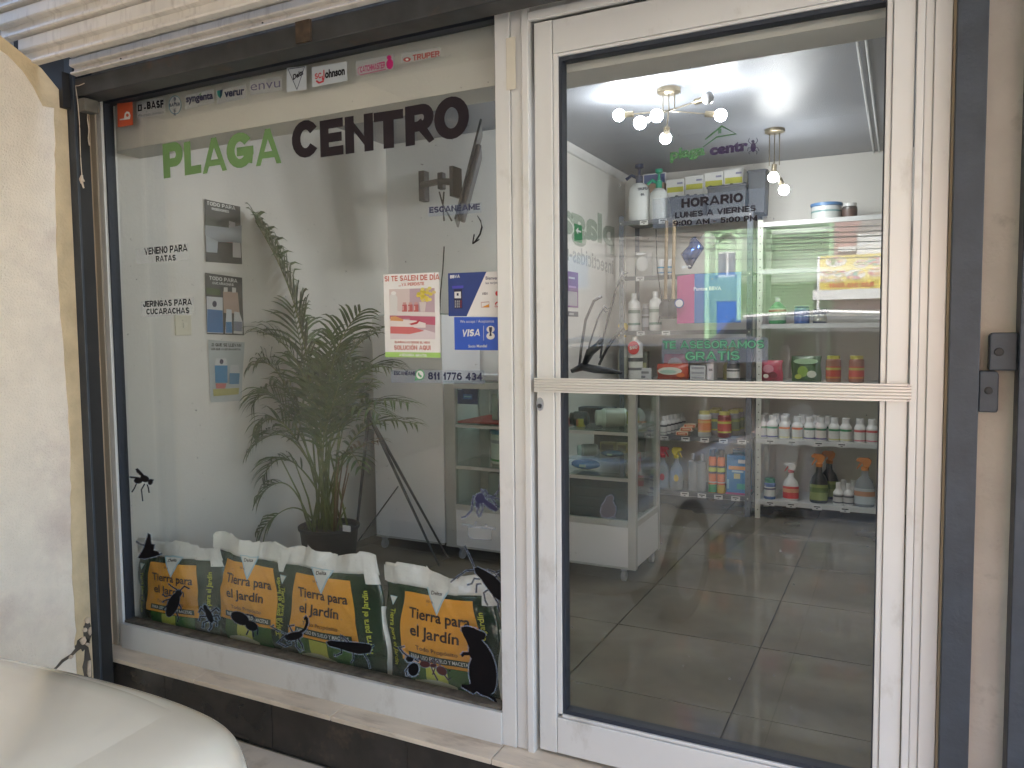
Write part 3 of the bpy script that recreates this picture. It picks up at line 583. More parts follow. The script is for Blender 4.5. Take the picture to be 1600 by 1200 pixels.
# ================================================================== cars
M_tyre = mat('tyre', (.13, .12, .105), .9, var=.2); M_rim = mat('alloy', (.40, .39, .37), .5, .3)
M_cglass = glass('car_glass', (.30, .33, .34)); M_lamp = mat('lamp_lens', (.6, .62, .65), .1, coat=1)
M_plas = mat('black_plastic', (.02, .02, .022), .6)
def car(name, label, L, Wd, paint, pos, rotz, zt, zr, hood, roofa, roofb, group=None, arches=True):
    """x forward along the car; zt(s) = top height of the body along its length, zr roof height"""
    root = thing(name, label, 'car', pos, group, rotz)
    S = [0, .03, .10, .22, .40, .7, 1.0, 1.3, 1.8, 2.4, 3.0, 3.4, L - .5, L - .2, L - .06, L]
    rings = []; 
    for s in S:
        e = min(s, L - s); wk = Wd / 2 * (1 - .16 * max(0, 1 - e / .42) ** 2.2 - .10 * max(0, 1 - e / .06)); zz = zt(s)
        zb = .22 + .10 * max(0, 1 - e / .4); mid = zb + (zz - zb) * .5
        if e < .02: zz -= .09
        half = [(0, zb), (wk * .80, zb), (wk * .97, zb + .06), (wk, mid), (wk * .985, zz - .16), (wk * .95, zz - .055), (wk * .86, zz - .012), (wk * .55, zz + .018), (0, zz + .030)]
        rings.append([(L / 2 - s, -y, z) for y, z in half] + [(L / 2 - s, y, z) for y, z in half[-2:0:-1]])
    b = MB(); n = len(rings[0]); vs = [p for r in rings for p in r]
    fs = [(i * n + k, (i + 1) * n + k, (i + 1) * n + (k + 1) % n, i * n + (k + 1) % n) for i in range(len(S) - 1) for k in range(n)]
    fs += [tuple(range(n)), tuple(range((len(S) - 1) * n, len(S) * n))[::-1]]
    b.add(vs, fs); bo = b.build('body', paint, root, smooth=True, local=True)
    sd = bo.modifiers.new('s', 'SUBSURF'); sd.levels = 2; sd.render_levels = 3
    # cabin
    hs = [hood, roofa, roofb, L - .55]; zh = [zt(hood) + .0, zr, zr - .01, zt(L - .55) + .0]
    def gr(w0, w1, in0, grow=0):
        g_ = MB(); pts = []
        for i, (s, z) in enumerate(zip(hs, zh)):
            w_ = w1 if i in (1, 2) else w0
            pts += [(L / 2 - s, -w_, z + grow), (L / 2 - s, w_, z + grow)]
        return g_, pts
    w0, w1 = Wd / 2 * .90, Wd / 2 * .70
    g_, pts = gr(w0, w1, 0); g_.add(pts, [(0, 1, 3, 2), (2, 3, 5, 4), (4, 5, 7, 6), (0, 2, 4, 6), (1, 7, 5, 3)]); g_.build('windows', M_cglass, root, local=True)
    r_ = MB(); rp = []
    for i in range(7):
        t = i / 6; s = roofa - .06 + (roofb - roofa + .12) * t; zc = zr + .03 + .035 * math.sin(math.pi * t)
        for j in range(7):
            u = j / 6 * 2 - 1; rp.append((L / 2 - s, u * (w1 + .02), zc - .03 * abs(u) ** 3))
    r_.add(rp, [(i * 7 + j, i * 7 + j + 1, (i + 1) * 7 + j + 1, (i + 1) * 7 + j) for i in range(6) for j in range(6)])
    ro = r_.build('roof', paint, root, smooth=True, local=True); so2 = ro.modifiers.new('t', 'SOLIDIFY'); so2.thickness = .05
    for sg_ in (-1, 1):
        for (s0, z0_, s1, z1_) in ((hood, zh[0], roofa, zr), (roofb, zr, L - .55, zh[3])):
            MB().tube([(L / 2 - s0, sg_ * w0, z0_), (L / 2 - s1, sg_ * w1, z1_ + .02)], .035, 6).build('pillar', paint, root, local=True, smooth=True)
        sm = (roofa + roofb) / 2
        MB().tube([(L / 2 - sm, sg_ * w0, zt(sm)), (L / 2 - sm, sg_ * w1, zr + .02)], .04, 6).build('pillar', M_plas, root, local=True)
        MB().tube([(L / 2 - roofa - .1, sg_ * (w1 + .0), zr + .05), (L / 2 - (roofa + roofb) / 2, sg_ * (w1 + .02), zr + .09), (L / 2 - roofb + .1, sg_ * (w1), zr + .05)], .028, 6).build('roof_rail', mat('satin_rail', (.82, .82, .82), .35), root, local=True)
        mo = MB(); mo.sphere((L / 2 - hood - .35, sg_ * (Wd / 2 + .07), zt(hood) + .10), .09, 10, sx=.6, sz=.8); mo.build('mirror', paint, root, smooth=True, local=True)
        hl = MB().sphere((L / 2 - .16, sg_ * Wd / 2 * .72, zt(.1) - .10), .11, 12, sx=.7, sy=1.3, sz=.55); hl.build('headlight', M_lamp, root, smooth=True, local=True)
        tl = MB().box(-L / 2 - .0, -L / 2 + .1, sg_ * Wd / 2 * .80 - .12, sg_ * Wd / 2 * .80 + .12, zt(L) - .28, zt(L) - .12); tl.build('tail_light', mat('tail_red', (.4, .02, .02), .2), root, local=True, bevel=.02)
        for sx_ in (L / 2 - .85, -L / 2 + .85):
            ax_ = Matrix.Rotation(rad(90), 3, 'X')
            wh = MB().lathe([(.20, -.11), (.31, -.11), (.33, -.08), (.33, .08), (.31, .11), (.20, .11)], (sx_, sg_ * (Wd / 2 - .10), .33), 28, ax=ax_).build('wheel', M_tyre, root, smooth=True, local=True, auto=40)
            sp = MB().lathe([(.21, -.112), (.20, -.09), (.05, -.10), (.04, -.12), (.04, .12), (.05, .10), (.20, .09), (.21, .112)], (sx_, sg_ * (Wd / 2 - .10), .33), 20, ax=ax_)
            for k in range(5):
                a = k * 2 * math.pi / 5; sp.obox((sx_ + .11 * math.cos(a), sg_ * (Wd / 2 + .008), .33 + .11 * math.sin(a)), (.09 * math.cos(a), 0, .09 * math.sin(a)), (0, .008, 0), (-.022 * math.sin(a), 0, .022 * math.cos(a)))
            sp.build('rim', M_rim, wh, local=True)
            if arches: MB().lathe([(.355, -.115), (.375, -.115), (.375, .02), (.355, .02)], (sx_, sg_ * (Wd / 2 - .10 + (.015 * sg_)), .33), 24, ax=ax_).build('wheel_arch', M_plas, root, smooth=True, local=True, auto=40)
        sb_ = MB().box(-L / 2 + 1.35, L / 2 - 1.35, sg_ * (Wd / 2 - .03) - .03, sg_ * (Wd / 2 - .03) + .035, .20, .30); sb_.build('sill_trim', M_plas, root, local=True, bevel=.01)
        for s in (roofa - .15, sm, roofb + .1):
            MB().box(L / 2 - s - .004, L / 2 - s + .004, sg_ * (Wd / 2 + .001) - .004, sg_ * (Wd / 2 + .001), .34, zt(s) - .12).build('door_gap', M_plas, root, local=True)
    MB().box(L / 2 - .04, L / 2 + .012, -.45, .45, .42, .56).build('grille', M_plas, root, local=True, bevel=.01)
    for sx_ in (roofa + .55, roofb - .3):
        for sg_ in (-.36, .36):
            q = MB().box(L / 2 - sx_ - .06, L / 2 - sx_ + .06, sg_ - .24, sg_ + .24, .5, zr - .35); q.box(L / 2 - sx_ - .05, L / 2 - sx_ + .05, sg_ - .12, sg_ + .12, zr - .33, zr - .15); q.build('seat', M_plas, root, local=True, bevel=.04)
    bpy.context.view_layer.update()
    from mathutils.bvhtree import BVHTree
    bv = BVHTree.FromObject(bo, bpy.context.evaluated_depsgraph_get())
    h_ = MB(); nu, ns = 24, 20; vs = []
    for i in range(ns + 1):
        s = .085 + (hood - .02 - .085) * i / ns
        for j in range(nu + 1):
            u = (j / nu * 2 - 1); w_ = Wd / 2 * .80 * (1 - .13 * max(0, 1 - s / .42) ** 1.6)
            ss = s + .05 * (1 - (s - .085) / hood) * abs(u) ** 3
            hit = bv.ray_cast(Vector((L / 2 - ss, u * w_, 3)), Vector((0, 0, -1)))
            z_ = hit[0].z if hit[0] else zt(ss)
            e_ = 0 if (i in (0, ns) or j in (0, nu)) else 1
            vs.append((L / 2 - ss, u * w_, z_ + (.007 if e_ else -.004)))
    h_.add(vs, [(i * (nu + 1) + j, (i + 1) * (nu + 1) + j, (i + 1) * (nu + 1) + j + 1, i * (nu + 1) + j + 1) for i in range(ns) for j in range(nu)])
    h_.build('bonnet', paint, root, smooth=True, local=True, auto=25)
    return root
M_wcar = mat('cream_white_car_paint', (.80, .76, .66), .22, var=.02, coat=.8)
M_gcar = mat('dark_grey_car_paint', (.03, .035, .05), .2, coat=1.0)
def zt_w(s):
    K = [(0, .68), (.06, .755), (.25, .80), (.6, .845), (1.0, .875), (1.5, .90), (3.4, .93), (4.2, .92), (4.45, .80)]
    for (a, za), (b, zb) in zip(K, K[1:]):
        if s <= b: t = (s - a) / (b - a); return za + (zb - za) * t
    return K[-1][1]
car('parked_car', 'cream white car parked close to the step, only the corner of its bonnet in view', 4.4, 1.76, M_wcar, (-1.70, -3.25, -.232), rad(96.5), zt_w, 1.40, 1.15, 1.95, 3.2, arches=False)
def zt_s(s): return zt_w(s) + .12 + .05 * min(1, s)
car('parked_car', 'dark grey off-road car standing side-on behind the viewer, its roof rail reflected in the door', 4.5, 1.8, M_gcar, (-1.30, -7.25, -.38), rad(180), zt_s, 1.79, 1.2, 1.9, 3.75)
# ================================================================== lamps of the shop
M_brass = mat('brushed_brass', (.28, .24, .17), .35, .8); M_cord = mat('lamp_rod', (.25, .22, .17), .4, .6)
M_lit = mat('lit_bulb', (.9, .9, .9), .4, emit=((.95, .97, 1.0), 23.0)); M_unlit = mat('frosted_bulb', (.75, .75, .76), .15)
def ceiling_lamp(loc, bulbs, label, drop=.11, hub_px=None):
    t = thing('ceiling_lamp', label, 'ceiling lamp', loc)
    L = Vector(loc); hub = L - Vector((0, 0, drop))
    MB().lathe([(.06, 0), (.06, -.018), (.05, -.024)], L).build('canopy', M_brass, t, smooth=True, auto=40)
    for dx in (-.03, 0, .03): MB().tube([L + Vector((dx, 0, -.02)), hub + Vector((dx, 0, 0))], .0035, 6).build('rod', M_cord, t)
    for p, lit in bulbs:
        d = (p - hub).normalized()
        a = MB().tube([hub - d * .02, p - d * .075], .004, 6).build('arm', M_cord, t)
        MB().tube([p - d * .078, p - d * .028], .016, 12).build('socket', M_brass, a, smooth=True, auto=40)
        MB().sphere(p, .031, 14).build('bulb', M_lit if lit else M_unlit, a, smooth=True)
lc = at(1045, 139, 2, 2.549)
Y1 = lc.y
bl = [(at(967, 180, 1, Y1 - .02), 1), (at(1026, 181, 1, Y1 - .20), 1), (at(1000, 192, 1, Y1 - .28), 1), (at(1106, 153, 1, Y1 - .12), 0), (at(1126, 180, 1, Y1 + .05), 1), (at(1040, 216, 1, Y1 + .18), 1)]
ceiling_lamp(lc, bl, 'ceiling lamp with six globe bulbs on thin arms, one unlit, near the door')
l2 = Vector((-.72, 2.9, 2.549))
ceiling_lamp(l2, [(at(1208, 277, 1, 2.9), 1), (at(1225, 297, 1, 2.9), 1)], 'second ceiling lamp with round bulbs over the back shelves', drop=.22)

# ================================================================== tall white cabinet and glass display cabinet
vY, vB = 1.58, 2.03
wc = thing('white_cabinet', 'tall plain white cabinet side standing behind the palm', 'cabinet', (-2.6, 1.8, 0))
MB().box(-2.835, -2.345, vY + .002, vB, .088, 1.415).build('body', M_white, wc, bevel=.003)
MB().box(-2.835, -2.345, vY - .001, vY + .001, .080, .0875).build('edge_strip', M_frame2, wc)
MB().box(-2.84, -2.34, vY - .004, vB, 1.416, 1.424).build('top_glass', M_glass2, wc)
def caster(x, y, par):
    w_ = MB().lathe([(.014, -.011), (.026, -.011), (.028, -.007), (.028, .007), (.026, .011), (.014, .011)], (x, y, .03), 16, ax=Matrix.Rotation(rad(90), 3, 'Y')).build('caster', mat('caster_grey', (.35, .35, .36), .4), par, smooth=True, auto=40)
    MB().box(x - .015, x + .015, y - .012, y + .02, .058, .079).build('fork', MATS['lock_metal'], w_)
for x, y in ((-2.80, 1.62), (-2.80, 1.98), (-2.40, 1.98)): caster(x, y, wc)
dc = thing('display_cabinet', 'glass display cabinet on wheels with white base and grey metal frame', 'display cabinet', (-1.76, 1.8, 0))
X0, X1 = -2.335, -1.195
MB().box(X0 + .002, X1 - .002, vY + .003, vB - .002, .085, .295).build('base_panel', M_white, dc, bevel=.002)
for (x0_, x1_) in ((X0, X0 + .068), (X1 - .042, X1)):
    for (y0_, y1_) in ((vY, vY + .035), (vB - .035, vB)): MB().box(x0_, x1_, y0_, y1_, .08, 1.02).build('post', M_frame2, dc, bevel=.002)
MB().box(-1.615, -1.588, vY, vY + .03, .325, 1.0).build('post', M_frame2, dc, bevel=.002)
for y0_, y1_ in ((vY - .001, vY + .03), (vB - .03, vB + .001)):
    for z0_, z1_ in ((.296, .328), (.995, 1.03)): MB().box(X0 + .0685, X1 - .0425, y0_, y1_, z0_, z1_).build('rail', M_frame2, dc, bevel=.002)
    MB().box(X0, X1, y0_ - .001, y1_ + .001, .076, .0845).build('foot_rail', M_frame2, dc)
for z0_, z1_ in ((.296, .328), (.995, 1.03)): MB().box(X1 - .032, X1 - .001, vY + .036, vB - .036, z0_, z1_).build('rail', M_frame2, dc, bevel=.002)
for z0_ in (.772, .533):
    MB().box(X0 + .07, X1 - .044, vY + .006, vY + .022, z0_, z0_ + .016).build('shelf_rail', M_frame2, dc)
for z0_ in (.789, .550, ): MB().box(X0 + .03, X1 - .01, vY + .02, vB - .03, z0_, z0_ + .006).build('glass_shelf', M_glass2, dc)
MB().box(-1.585, X1 - .01, vY + .03, vB - .04, .628, .634).build('glass_shelf', M_glass2, dc)
MB().box(X0 + .03, X1 - .01, vY + .03, vB - .03, .30, .306).build('floor_panel', M_frame2, dc)
MB().box(X0 + .068, X1 - .043, vY + .012, vY + .017, .329, .995).build('front_glass', M_glass2, dc)
MB().box(X1 - .018, X1 - .013, vY + .036, vB - .036, .329, .995).build('side_glass', M_glass2, dc)
MB().box(X0, X1, vY, vB, 1.0305, 1.037).build('top_glass', M_glass2, dc)
MB().box(-2.265, -1.63, vY + .03, vB - .04, .796, .806).build('red_liner', mat('red_liner', (.45, .06, .06), .5), dc)
for x, y in ((-1.27, 1.62), (-1.235, 2.0), (-2.25, 1.62), (-2.25, 2.0)): caster(x, y, dc)

# ================================================================== products
PM = {}
def pm(c, rough=.35, coat=0):
    k = (tuple(round(v, 3) for v in c), rough)
    if k not in PM: PM[k] = mat('plastic_%02d' % len(PM), c, rough, var=.03, coat=coat)
    return PM[k]
MESH = {}
def part(name, key, builder, par, m):
    k = (key, m.name)
    if k in MESH:
        o = D.objects.new(name, MESH[k]); COL.objects.link(o); o.parent = par; return o
    b = builder(); o = b.build(name, m, par, smooth=True, local=True, auto=35); MESH[k] = o.data; return o
def lat(prof, sx=1, sy=1, n=14): return lambda: MB().lathe(prof, (0, 0, 0), n, 0, sx, sy)
WHT = (.72, .72, .70)
def bottle(name, label, loc, h, r, body=WHT, cap=WHT, lab=None, prnt=None, prnt2=None, group=None, cat='bottle', capr=.55, shoulder=.72, neck=.84, sy=1, rough=.35, m=None, lab_r=(.14, .60)):
    t = thing(name, label, cat, loc, group); k = (round(h, 3), round(r, 3), capr, shoulder, neck, sy, lab_r)
    part('body', ('b', k), lat([(r * .92, 0), (r, h * .03), (r, h * shoulder), (r * .86, h * (shoulder + .05)), (r * capr * .9, h * neck), (r * capr * .9, h * .9)], 1, sy), t, m or pm(body, rough))
    part('cap', ('c', k), lat([(r * capr, h * neck), (r * capr * 1.02, h * .99), (r * capr * .9, h)], 1, sy), t, pm(cap))
    if lab:
        a, b_ = lab_r
        lo = part('label', ('l', k), lat([(r * 1.012, h * a), (r * 1.012, h * b_)], 1, sy), t, pm(lab, .5))
        if prnt: part('print', ('p', k), lat([(r * 1.02, h * (b_ - .14)), (r * 1.02, h * (b_ - .05))], 1, sy), lo, pm(prnt, .5))
        if prnt2: part('stripe', ('q', k), lat([(r * 1.02, h * (a + .01)), (r * 1.02, h * (a + .07))], 1, sy), lo, pm(prnt2, .5))
    return t
def spray(label, loc, h, r, body, head, lab=None, lab2=None, group=None, sy=.62, d=-1, m=None, trig=None):
    """trigger spray bottle, nozzle towards d along x"""
    t = thing('spray_bottle', label, 'spray bottle', loc, group); k = ('s', round(h, 3), round(r, 3), sy, d)
    part('body', k, lat([(r * .9, 0), (r, h * .03), (r, h * .40), (r * .8, h * .52), (r * .38, h * .62), (r * .30, h * .76)], 1, sy), t, m or pm(body))
    part('collar', k + ('c',), lat([(r * .38, h * .74), (r * .40, h * .80), (r * .3, h * .82)], 1, 1), t, pm(trig or head))
    def hd():
        b = MB(); q = [(-.18, .80), (.30, .80), (.55, .88), (.62, .95), (.35, 1.0), (-.55, 1.0), (-.80, .965), (-.80, .925), (-.3, .91), (-.18, .86)]
        b.prism([(-d * x * r * 1.05, z * h) for x, z in q], 1, -r * .22, r * .22); return b
    part('trigger_head', k + ('h',), hd, t, pm(head))
    def tg():
        b = MB(); q = [(-.30, .91), (-.42, .91), (-.72, .80), (-.80, .76), (-.70, .76), (-.45, .83), (-.30, .87)]
        b.prism([(-d * x * r * 1.05, z * h) for x, z in q], 1, -r * .12, r * .12); return b
    part('trigger', k + ('t',), tg, t, pm(trig or head))
    if lab:
        lo = part('label', k + ('l',), lat([(r * 1.015, h * .06), (r * 1.015, h * .38)], 1, sy), t, pm(lab, .5))
        if lab2: part('print', k + ('p',), lat([(r * 1.025, h * .22), (r * 1.025, h * .32)], 1, sy), lo, pm(lab2, .5))
    return t
def carton(name, label, x0, x1, y0, y1, z0, z1, c, bands=(), group=None, cat='box', rough=.6):
    t = thing(name, label, cat, ((x0 + x1) / 2, (y0 + y1) / 2, z0), group)
    MB().box(x0, x1, y0, y1, z0, z1).build('carton', pm(c, rough), t, bevel=.002)
    for i, (a, b_, u0, u1, bc) in enumerate(bands):
        MB().box(x0 + (x1 - x0) * u0, x0 + (x1 - x0) * u1, y0 - .0012 - .0004 * i, y0 - .0004, z0 + (z1 - z0) * a, z0 + (z1 - z0) * b_).build('print', pm(bc, .5), t)
    return t
def bagp(name, label, x0, x1, y, z0, z1, c, spots, cat='bag', group=None):
    t = thing(name, label, cat, ((x0 + x1) / 2, y, z0), group); b = MB(); n = 9; vs = []
    for s in (-1, 1):
        for j in range(n):
            for i in range(n):
                u, v = i / (n - 1), j / (n - 1); d_ = .035 * (math.sin(math.pi * u) ** .6) * (math.sin(math.pi * min(1, v * .95 + .05)) ** .6) + .002
                vs.append((x0 + (x1 - x0) * u + .004 * math.sin(7 * v), y + s * d_ + .002 * math.sin(9 * u + 11 * v), z0 + (z1 - z0) * v))
    fs = []
    for s in (0, 1):
        for j in range(n - 1):
            for i in range(n - 1):
                q = (s * n * n + j * n + i, s * n * n + j * n + i + 1, s * n * n + (j + 1) * n + i + 1, s * n * n + (j + 1) * n + i); fs.append(q if s == 0 else q[::-1])
    b.add(vs, fs); b.build('pouch', pm(c, .3), t, smooth=True)
    for k, (u, v, ru, rv, cc) in enumerate(spots):
        cx_, cz_ = x0 + (x1 - x0) * u, z0 + (z1 - z0) * v
        MB().prism([(cx_ + ru * (x1 - x0) * math.cos(rad(a)), cz_ + rv * (z1 - z0) * math.sin(rad(a))) for a in range(0, 360, 30)], 1, y - .040 - .0006 * k, y - .0395 - .0006 * k).build('print', pm(cc, .5), t)
    return t

# ------------------------------------------------------------------ shelf racks
RY0, RY1 = 3.33, 3.75
def rack(label, x0, x1, zs, zt_, mpost, mshelf, tags, loc):
    t = thing('shelf_rack', label, 'shelf rack', loc)
    for x in (x0, x1 - .036):
        for y in (RY0, RY1 - .036):
            b = MB(); b.box(x, x + .036, y, y + .003, 0, zt_); b.box(x if x == x0 else x + .033, x + .003 if x == x0 else x + .036, y + .0031, y + .036, 0, zt_)
            po = b.build('post', mpost, t)
            if y == RY0:
                h_ = MB(); z = .06
                while z < zt_ - .03: h_.prism([(x + .018 + .0042 * math.cos(rad(a)), z + .0042 * math.sin(rad(a))) for a in range(0, 360, 60)], 1, y - .0006, y - .0002); z += .0525
                o = h_.build('hole', M_black, po); o['kind'] = 'stuff'
    for z in zs:
        sh_ = MB(); sh_.box(x0 + .004, x1 - .004, RY0 + .0035, RY1 - .004, z - .004, z); sh_.box(x0 + .004, x1 - .004, RY0 - .003, RY0 - .0008, z - .030, z + .001)
        s_ = sh_.build('shelf', mshelf, t)
        for x in (x0 + .014, x1 - .018): MB().lathe([(.005, 0), (.004, .003)], (x, RY0 - .0031, z - .015), 6, ax=Matrix.Rotation(rad(90), 3, 'X')).build('bolt', mat('bolt_zinc', (.6, .6, .58), .3, .7), s_)
    for z, pxs in tags:
        for px_ in pxs:
            x = at(px_, 700, 1, RY0 - .005).x
            pt = MB().box(x - .030, x + .030, RY0 - .0062, RY0 - .0042, z - .036, z - .004).build('price_tag', mat('price_paper', (.62, .62, .60), .6), t)
            q = MB(); q.box(x - .020, x + .021, RY0 - .0066, RY0 - .0064, z - .018, z - .011); q.box(x - .006, x + .007, RY0 - .0066, RY0 - .0064, z - .029, z - .024)
            q.build('print', M_black, pt)
    return t
M_pd = mat('rack_blue_grey', (.10, .115, .14), .45, .2); M_pw = mat('rack_cream_post', (.52, .53, .47), .45)
M_sd = mat('shelf_grey', (.13, .135, .14), .45, .2); M_sw = mat('shelf_white', (.55, .56, .55), .4)
ZA = [.145, .548, .955, 1.315, 1.715, 2.12]; ZB = [.130, .560, .955, 1.35, 1.72, 2.04]
rack('grey slotted-angle shelf rack at the back, left of the cream post', -1.875, -.918, ZA, 2.16, M_pd, M_sd,
     [(.145, (1070, 1097, 1123, 1150)), (.548, (1038, 1071, 1101, 1130, 1159)), (.955, (1021, 1049, 1087, 1120, 1156)), (1.315, (1001, 1040)), (1.715, (1000,)), (2.12, (1006, 1035))], (-1.4, 3.5, 0))
rack('white shelf rack with cream perforated post behind the door glass', -.885, .05, ZB, 2.06, M_pw, M_sw,
     [(.130, (1204, 1237, 1278, 1322)), (.560, (1203, 1237, 1279, 1315)), (.955, (1212, 1254))], (-.4, 3.5, 0))
rk = [(.80, -.18), (.80, .3)]

def fx(px_, Y=3.42): return at(px_, 650, 1, Y).x
K = 4.4e-3  # metres per photo pixel at the racks
# white rack, second shelf from below: round-shouldered bottles, two rows
cl = [(1190, (.05, .25, .12), (.10, .10, .30)), (1207, (.05, .25, .12), (.10, .10, .30)), (1226, (.75, .22, .05), (.62, .60, .30)), (1246, (.75, .16, .05), (.62, .60, .30)), (1265, (.05, .22, .10), (.12, .10, .30)), (1283, (.05, .20, .10), (.12, .10, .30)),
      (1304, (.05, .25, .10), (.55, .55, .25)), (1322, (.05, .25, .10), (.6, .58, .32)), (1344, (.65, .12, .12), (.6, .2, .25)), (1363, (.6, .12, .12), (.6, .2, .25))]
nm = {0: 'green', 2: 'orange', 3: 'orange', 8: 'red', 9: 'red'}
ordn = ['first', 'second', 'third', 'fourth', 'fifth', 'sixth', 'seventh', 'eighth', 'ninth', 'tenth']
for i, (px_, c1, c2) in enumerate(cl):
    bottle('bottle', '%s white bottle from the cream post, %s print, front row of the white shelf' % (ordn[i], nm.get(i, 'green')), (fx(px_, 3.38), 3.38, .561), .158, .036, lab=(.66, .66, .62), prnt=c1, prnt2=c2, group='white bottles in a row on the white shelf', capr=.66, shoulder=.62, neck=.78, lab_r=(.05, .58))
for i, px_ in enumerate((1196, 1212, 1228, 1254, 1276, 1294)):
    bottle('bottle', '%s white bottle of the half hidden second row, counted from the cream post' % ordn[i], (fx(px_, 3.52) , 3.52, .561), .158, .036, lab=(.66, .66, .62), prnt=(.05, .2, .1), group='second row of white bottles', capr=.66, shoulder=.62, neck=.78, lab_r=(.05, .58))
# white rack, bottom shelf
bottle('bottle', 'small round tub with dark green lid and blue foot beside the post', (fx(1204, 3.4), 3.40, .131), .145, .040, body=(.05, .12, .30), cap=(.02, .22, .12), lab=(.55, .58, .55), prnt=(.05, .05, .1), capr=.85, shoulder=.74, neck=.78, cat='tub')
spray('white spray bottle with red trigger and red label on the bottom shelf', (fx(1237, 3.40), 3.40, .131), .262, .052, (.72, .72, .70), (.72, .72, .70), lab=(.62, .05, .05), lab2=(.7, .35, .2), trig=(.5, .03, .04))
spray('black spray bottle with orange trigger and green label on the bottom shelf', (fx(1281, 3.40), 3.40, .131), .335, .058, (.015, .02, .02), (.68, .24, .04), lab=(.24, .30, .08), lab2=(.10, .16, .03))
spray('second black spray bottle with orange trigger standing behind the first', (fx(1297, 3.55), 3.56, .131), .335, .058, (.015, .02, .02), (.68, .24, .04), lab=(.24, .30, .08), lab2=(.10, .16, .03))
for i, (px_, y_, w_) in enumerate(((1312, 3.39, 'front left'), (1328, 3.39, 'front right'), (1320, 3.50, 'rear left'), (1335, 3.50, 'rear right'))):
    bottle('bottle', '%s bottle of the four small white ones on the bottom shelf' % w_, (fx(px_, y_), y_, .131), .150, .033, lab=(.5, .48, .45), prnt=(.10, .10, .10), prnt2=(.1, .1, .12), group='four small white bottles', capr=.5, shoulder=.55, neck=.74, lab_r=(.08, .5))
M_cb = film('clear_plastic', (.42, .46, .50), .55)
spray('clear grey bottle with orange trigger and pale label by the door stile', (fx(1353, 3.40), 3.40, .131), .325, .062, (.3, .3, .3), (.65, .25, .08), lab=(.45, .50, .52), lab2=(.5, .25, .15), m=M_cb)
# white rack, third and fourth shelves
bagp('plant_food_bag', 'pink and red printed bag beside the cream post', fx(1187), fx(1222), 3.42, .956, 1.10, (.45, .06, .10), [(.4, .6, .25, .2, (.6, .25, .3)), (.6, .3, .2, .15, (.15, .02, .03)), (.3, .25, .12, .1, (.7, .6, .55))])
bagp('seed_bag', 'green printed bag with leaf pictures on the upper white shelf', fx(1236), fx(1282), 3.42, .956, 1.13, (.07, .12, .05), [(.5, .8, .42, .12, (.35, .5, .3)), (.4, .4, .18, .22, (.22, .34, .05)), (.7, .3, .16, .14, (.6, .6, .5)), (.25, .2, .12, .1, (.4, .45, .08))])
for px_, lb in ((1301, 'nearer the leaf bag'), (1337, 'nearest the door stile')):
    bottle('jar', 'jar with red and yellow label and yellow lid, %s' % lb, (fx(px_), 3.42, .956), .178, .048, body=(.28, .12, .08), cap=(.50, .45, .08), lab=(.45, .06, .04), prnt=(.42, .38, .08), prnt2=(.5, .2, .05), capr=.85, shoulder=.82, neck=.86, cat='jar', group='jars with red labels')
bottle('jug', 'green jug with white shoulders on the fourth white shelf', (fx(1213), 3.42, 1.351), .18, .058, body=(.05, .22, .08), cap=(.6, .6, .55), lab=(.35, .42, .30), prnt=(.3, .03, .03), cat='jug', shoulder=.6, neck=.85, capr=.3)
bottle('can', 'blue tin behind the power line reflection on the fourth shelf', (fx(1250), 3.45, 1.351), .12, .05, body=(.06, .12, .30), cap=(.07, .10, .2), lab=(.1, .14, .3), cat='tin', capr=.95, shoulder=.85, neck=.88)
bottle('can', 'dark tin beside the blue tin on the fourth shelf', (fx(1278), 3.45, 1.351), .10, .045, body=(.08, .09, .12), cap=(.07, .07, .08), lab=(.3, .3, .25), cat='tin', capr=.95, shoulder=.85, neck=.88)
bottle('bucket', 'white bucket with blue lid on top of the white rack', (fx(1285), 3.48, 2.041), .115, .095, body=(.60, .62, .62), cap=(.10, .22, .42), lab=(.55, .57, .55), prnt=(.15, .3, .3), cat='bucket', capr=1.06, shoulder=.80, neck=.82, group='things on top of the white rack')
bottle('jar', 'small jar with white lid beside the bucket on the rack', (fx(1321), 3.48, 2.041), .105, .048, body=(.06, .05, .05), cap=(.62, .62, .60), lab=(.10, .06, .05), cat='jar', capr=.9, shoulder=.75, neck=.80)
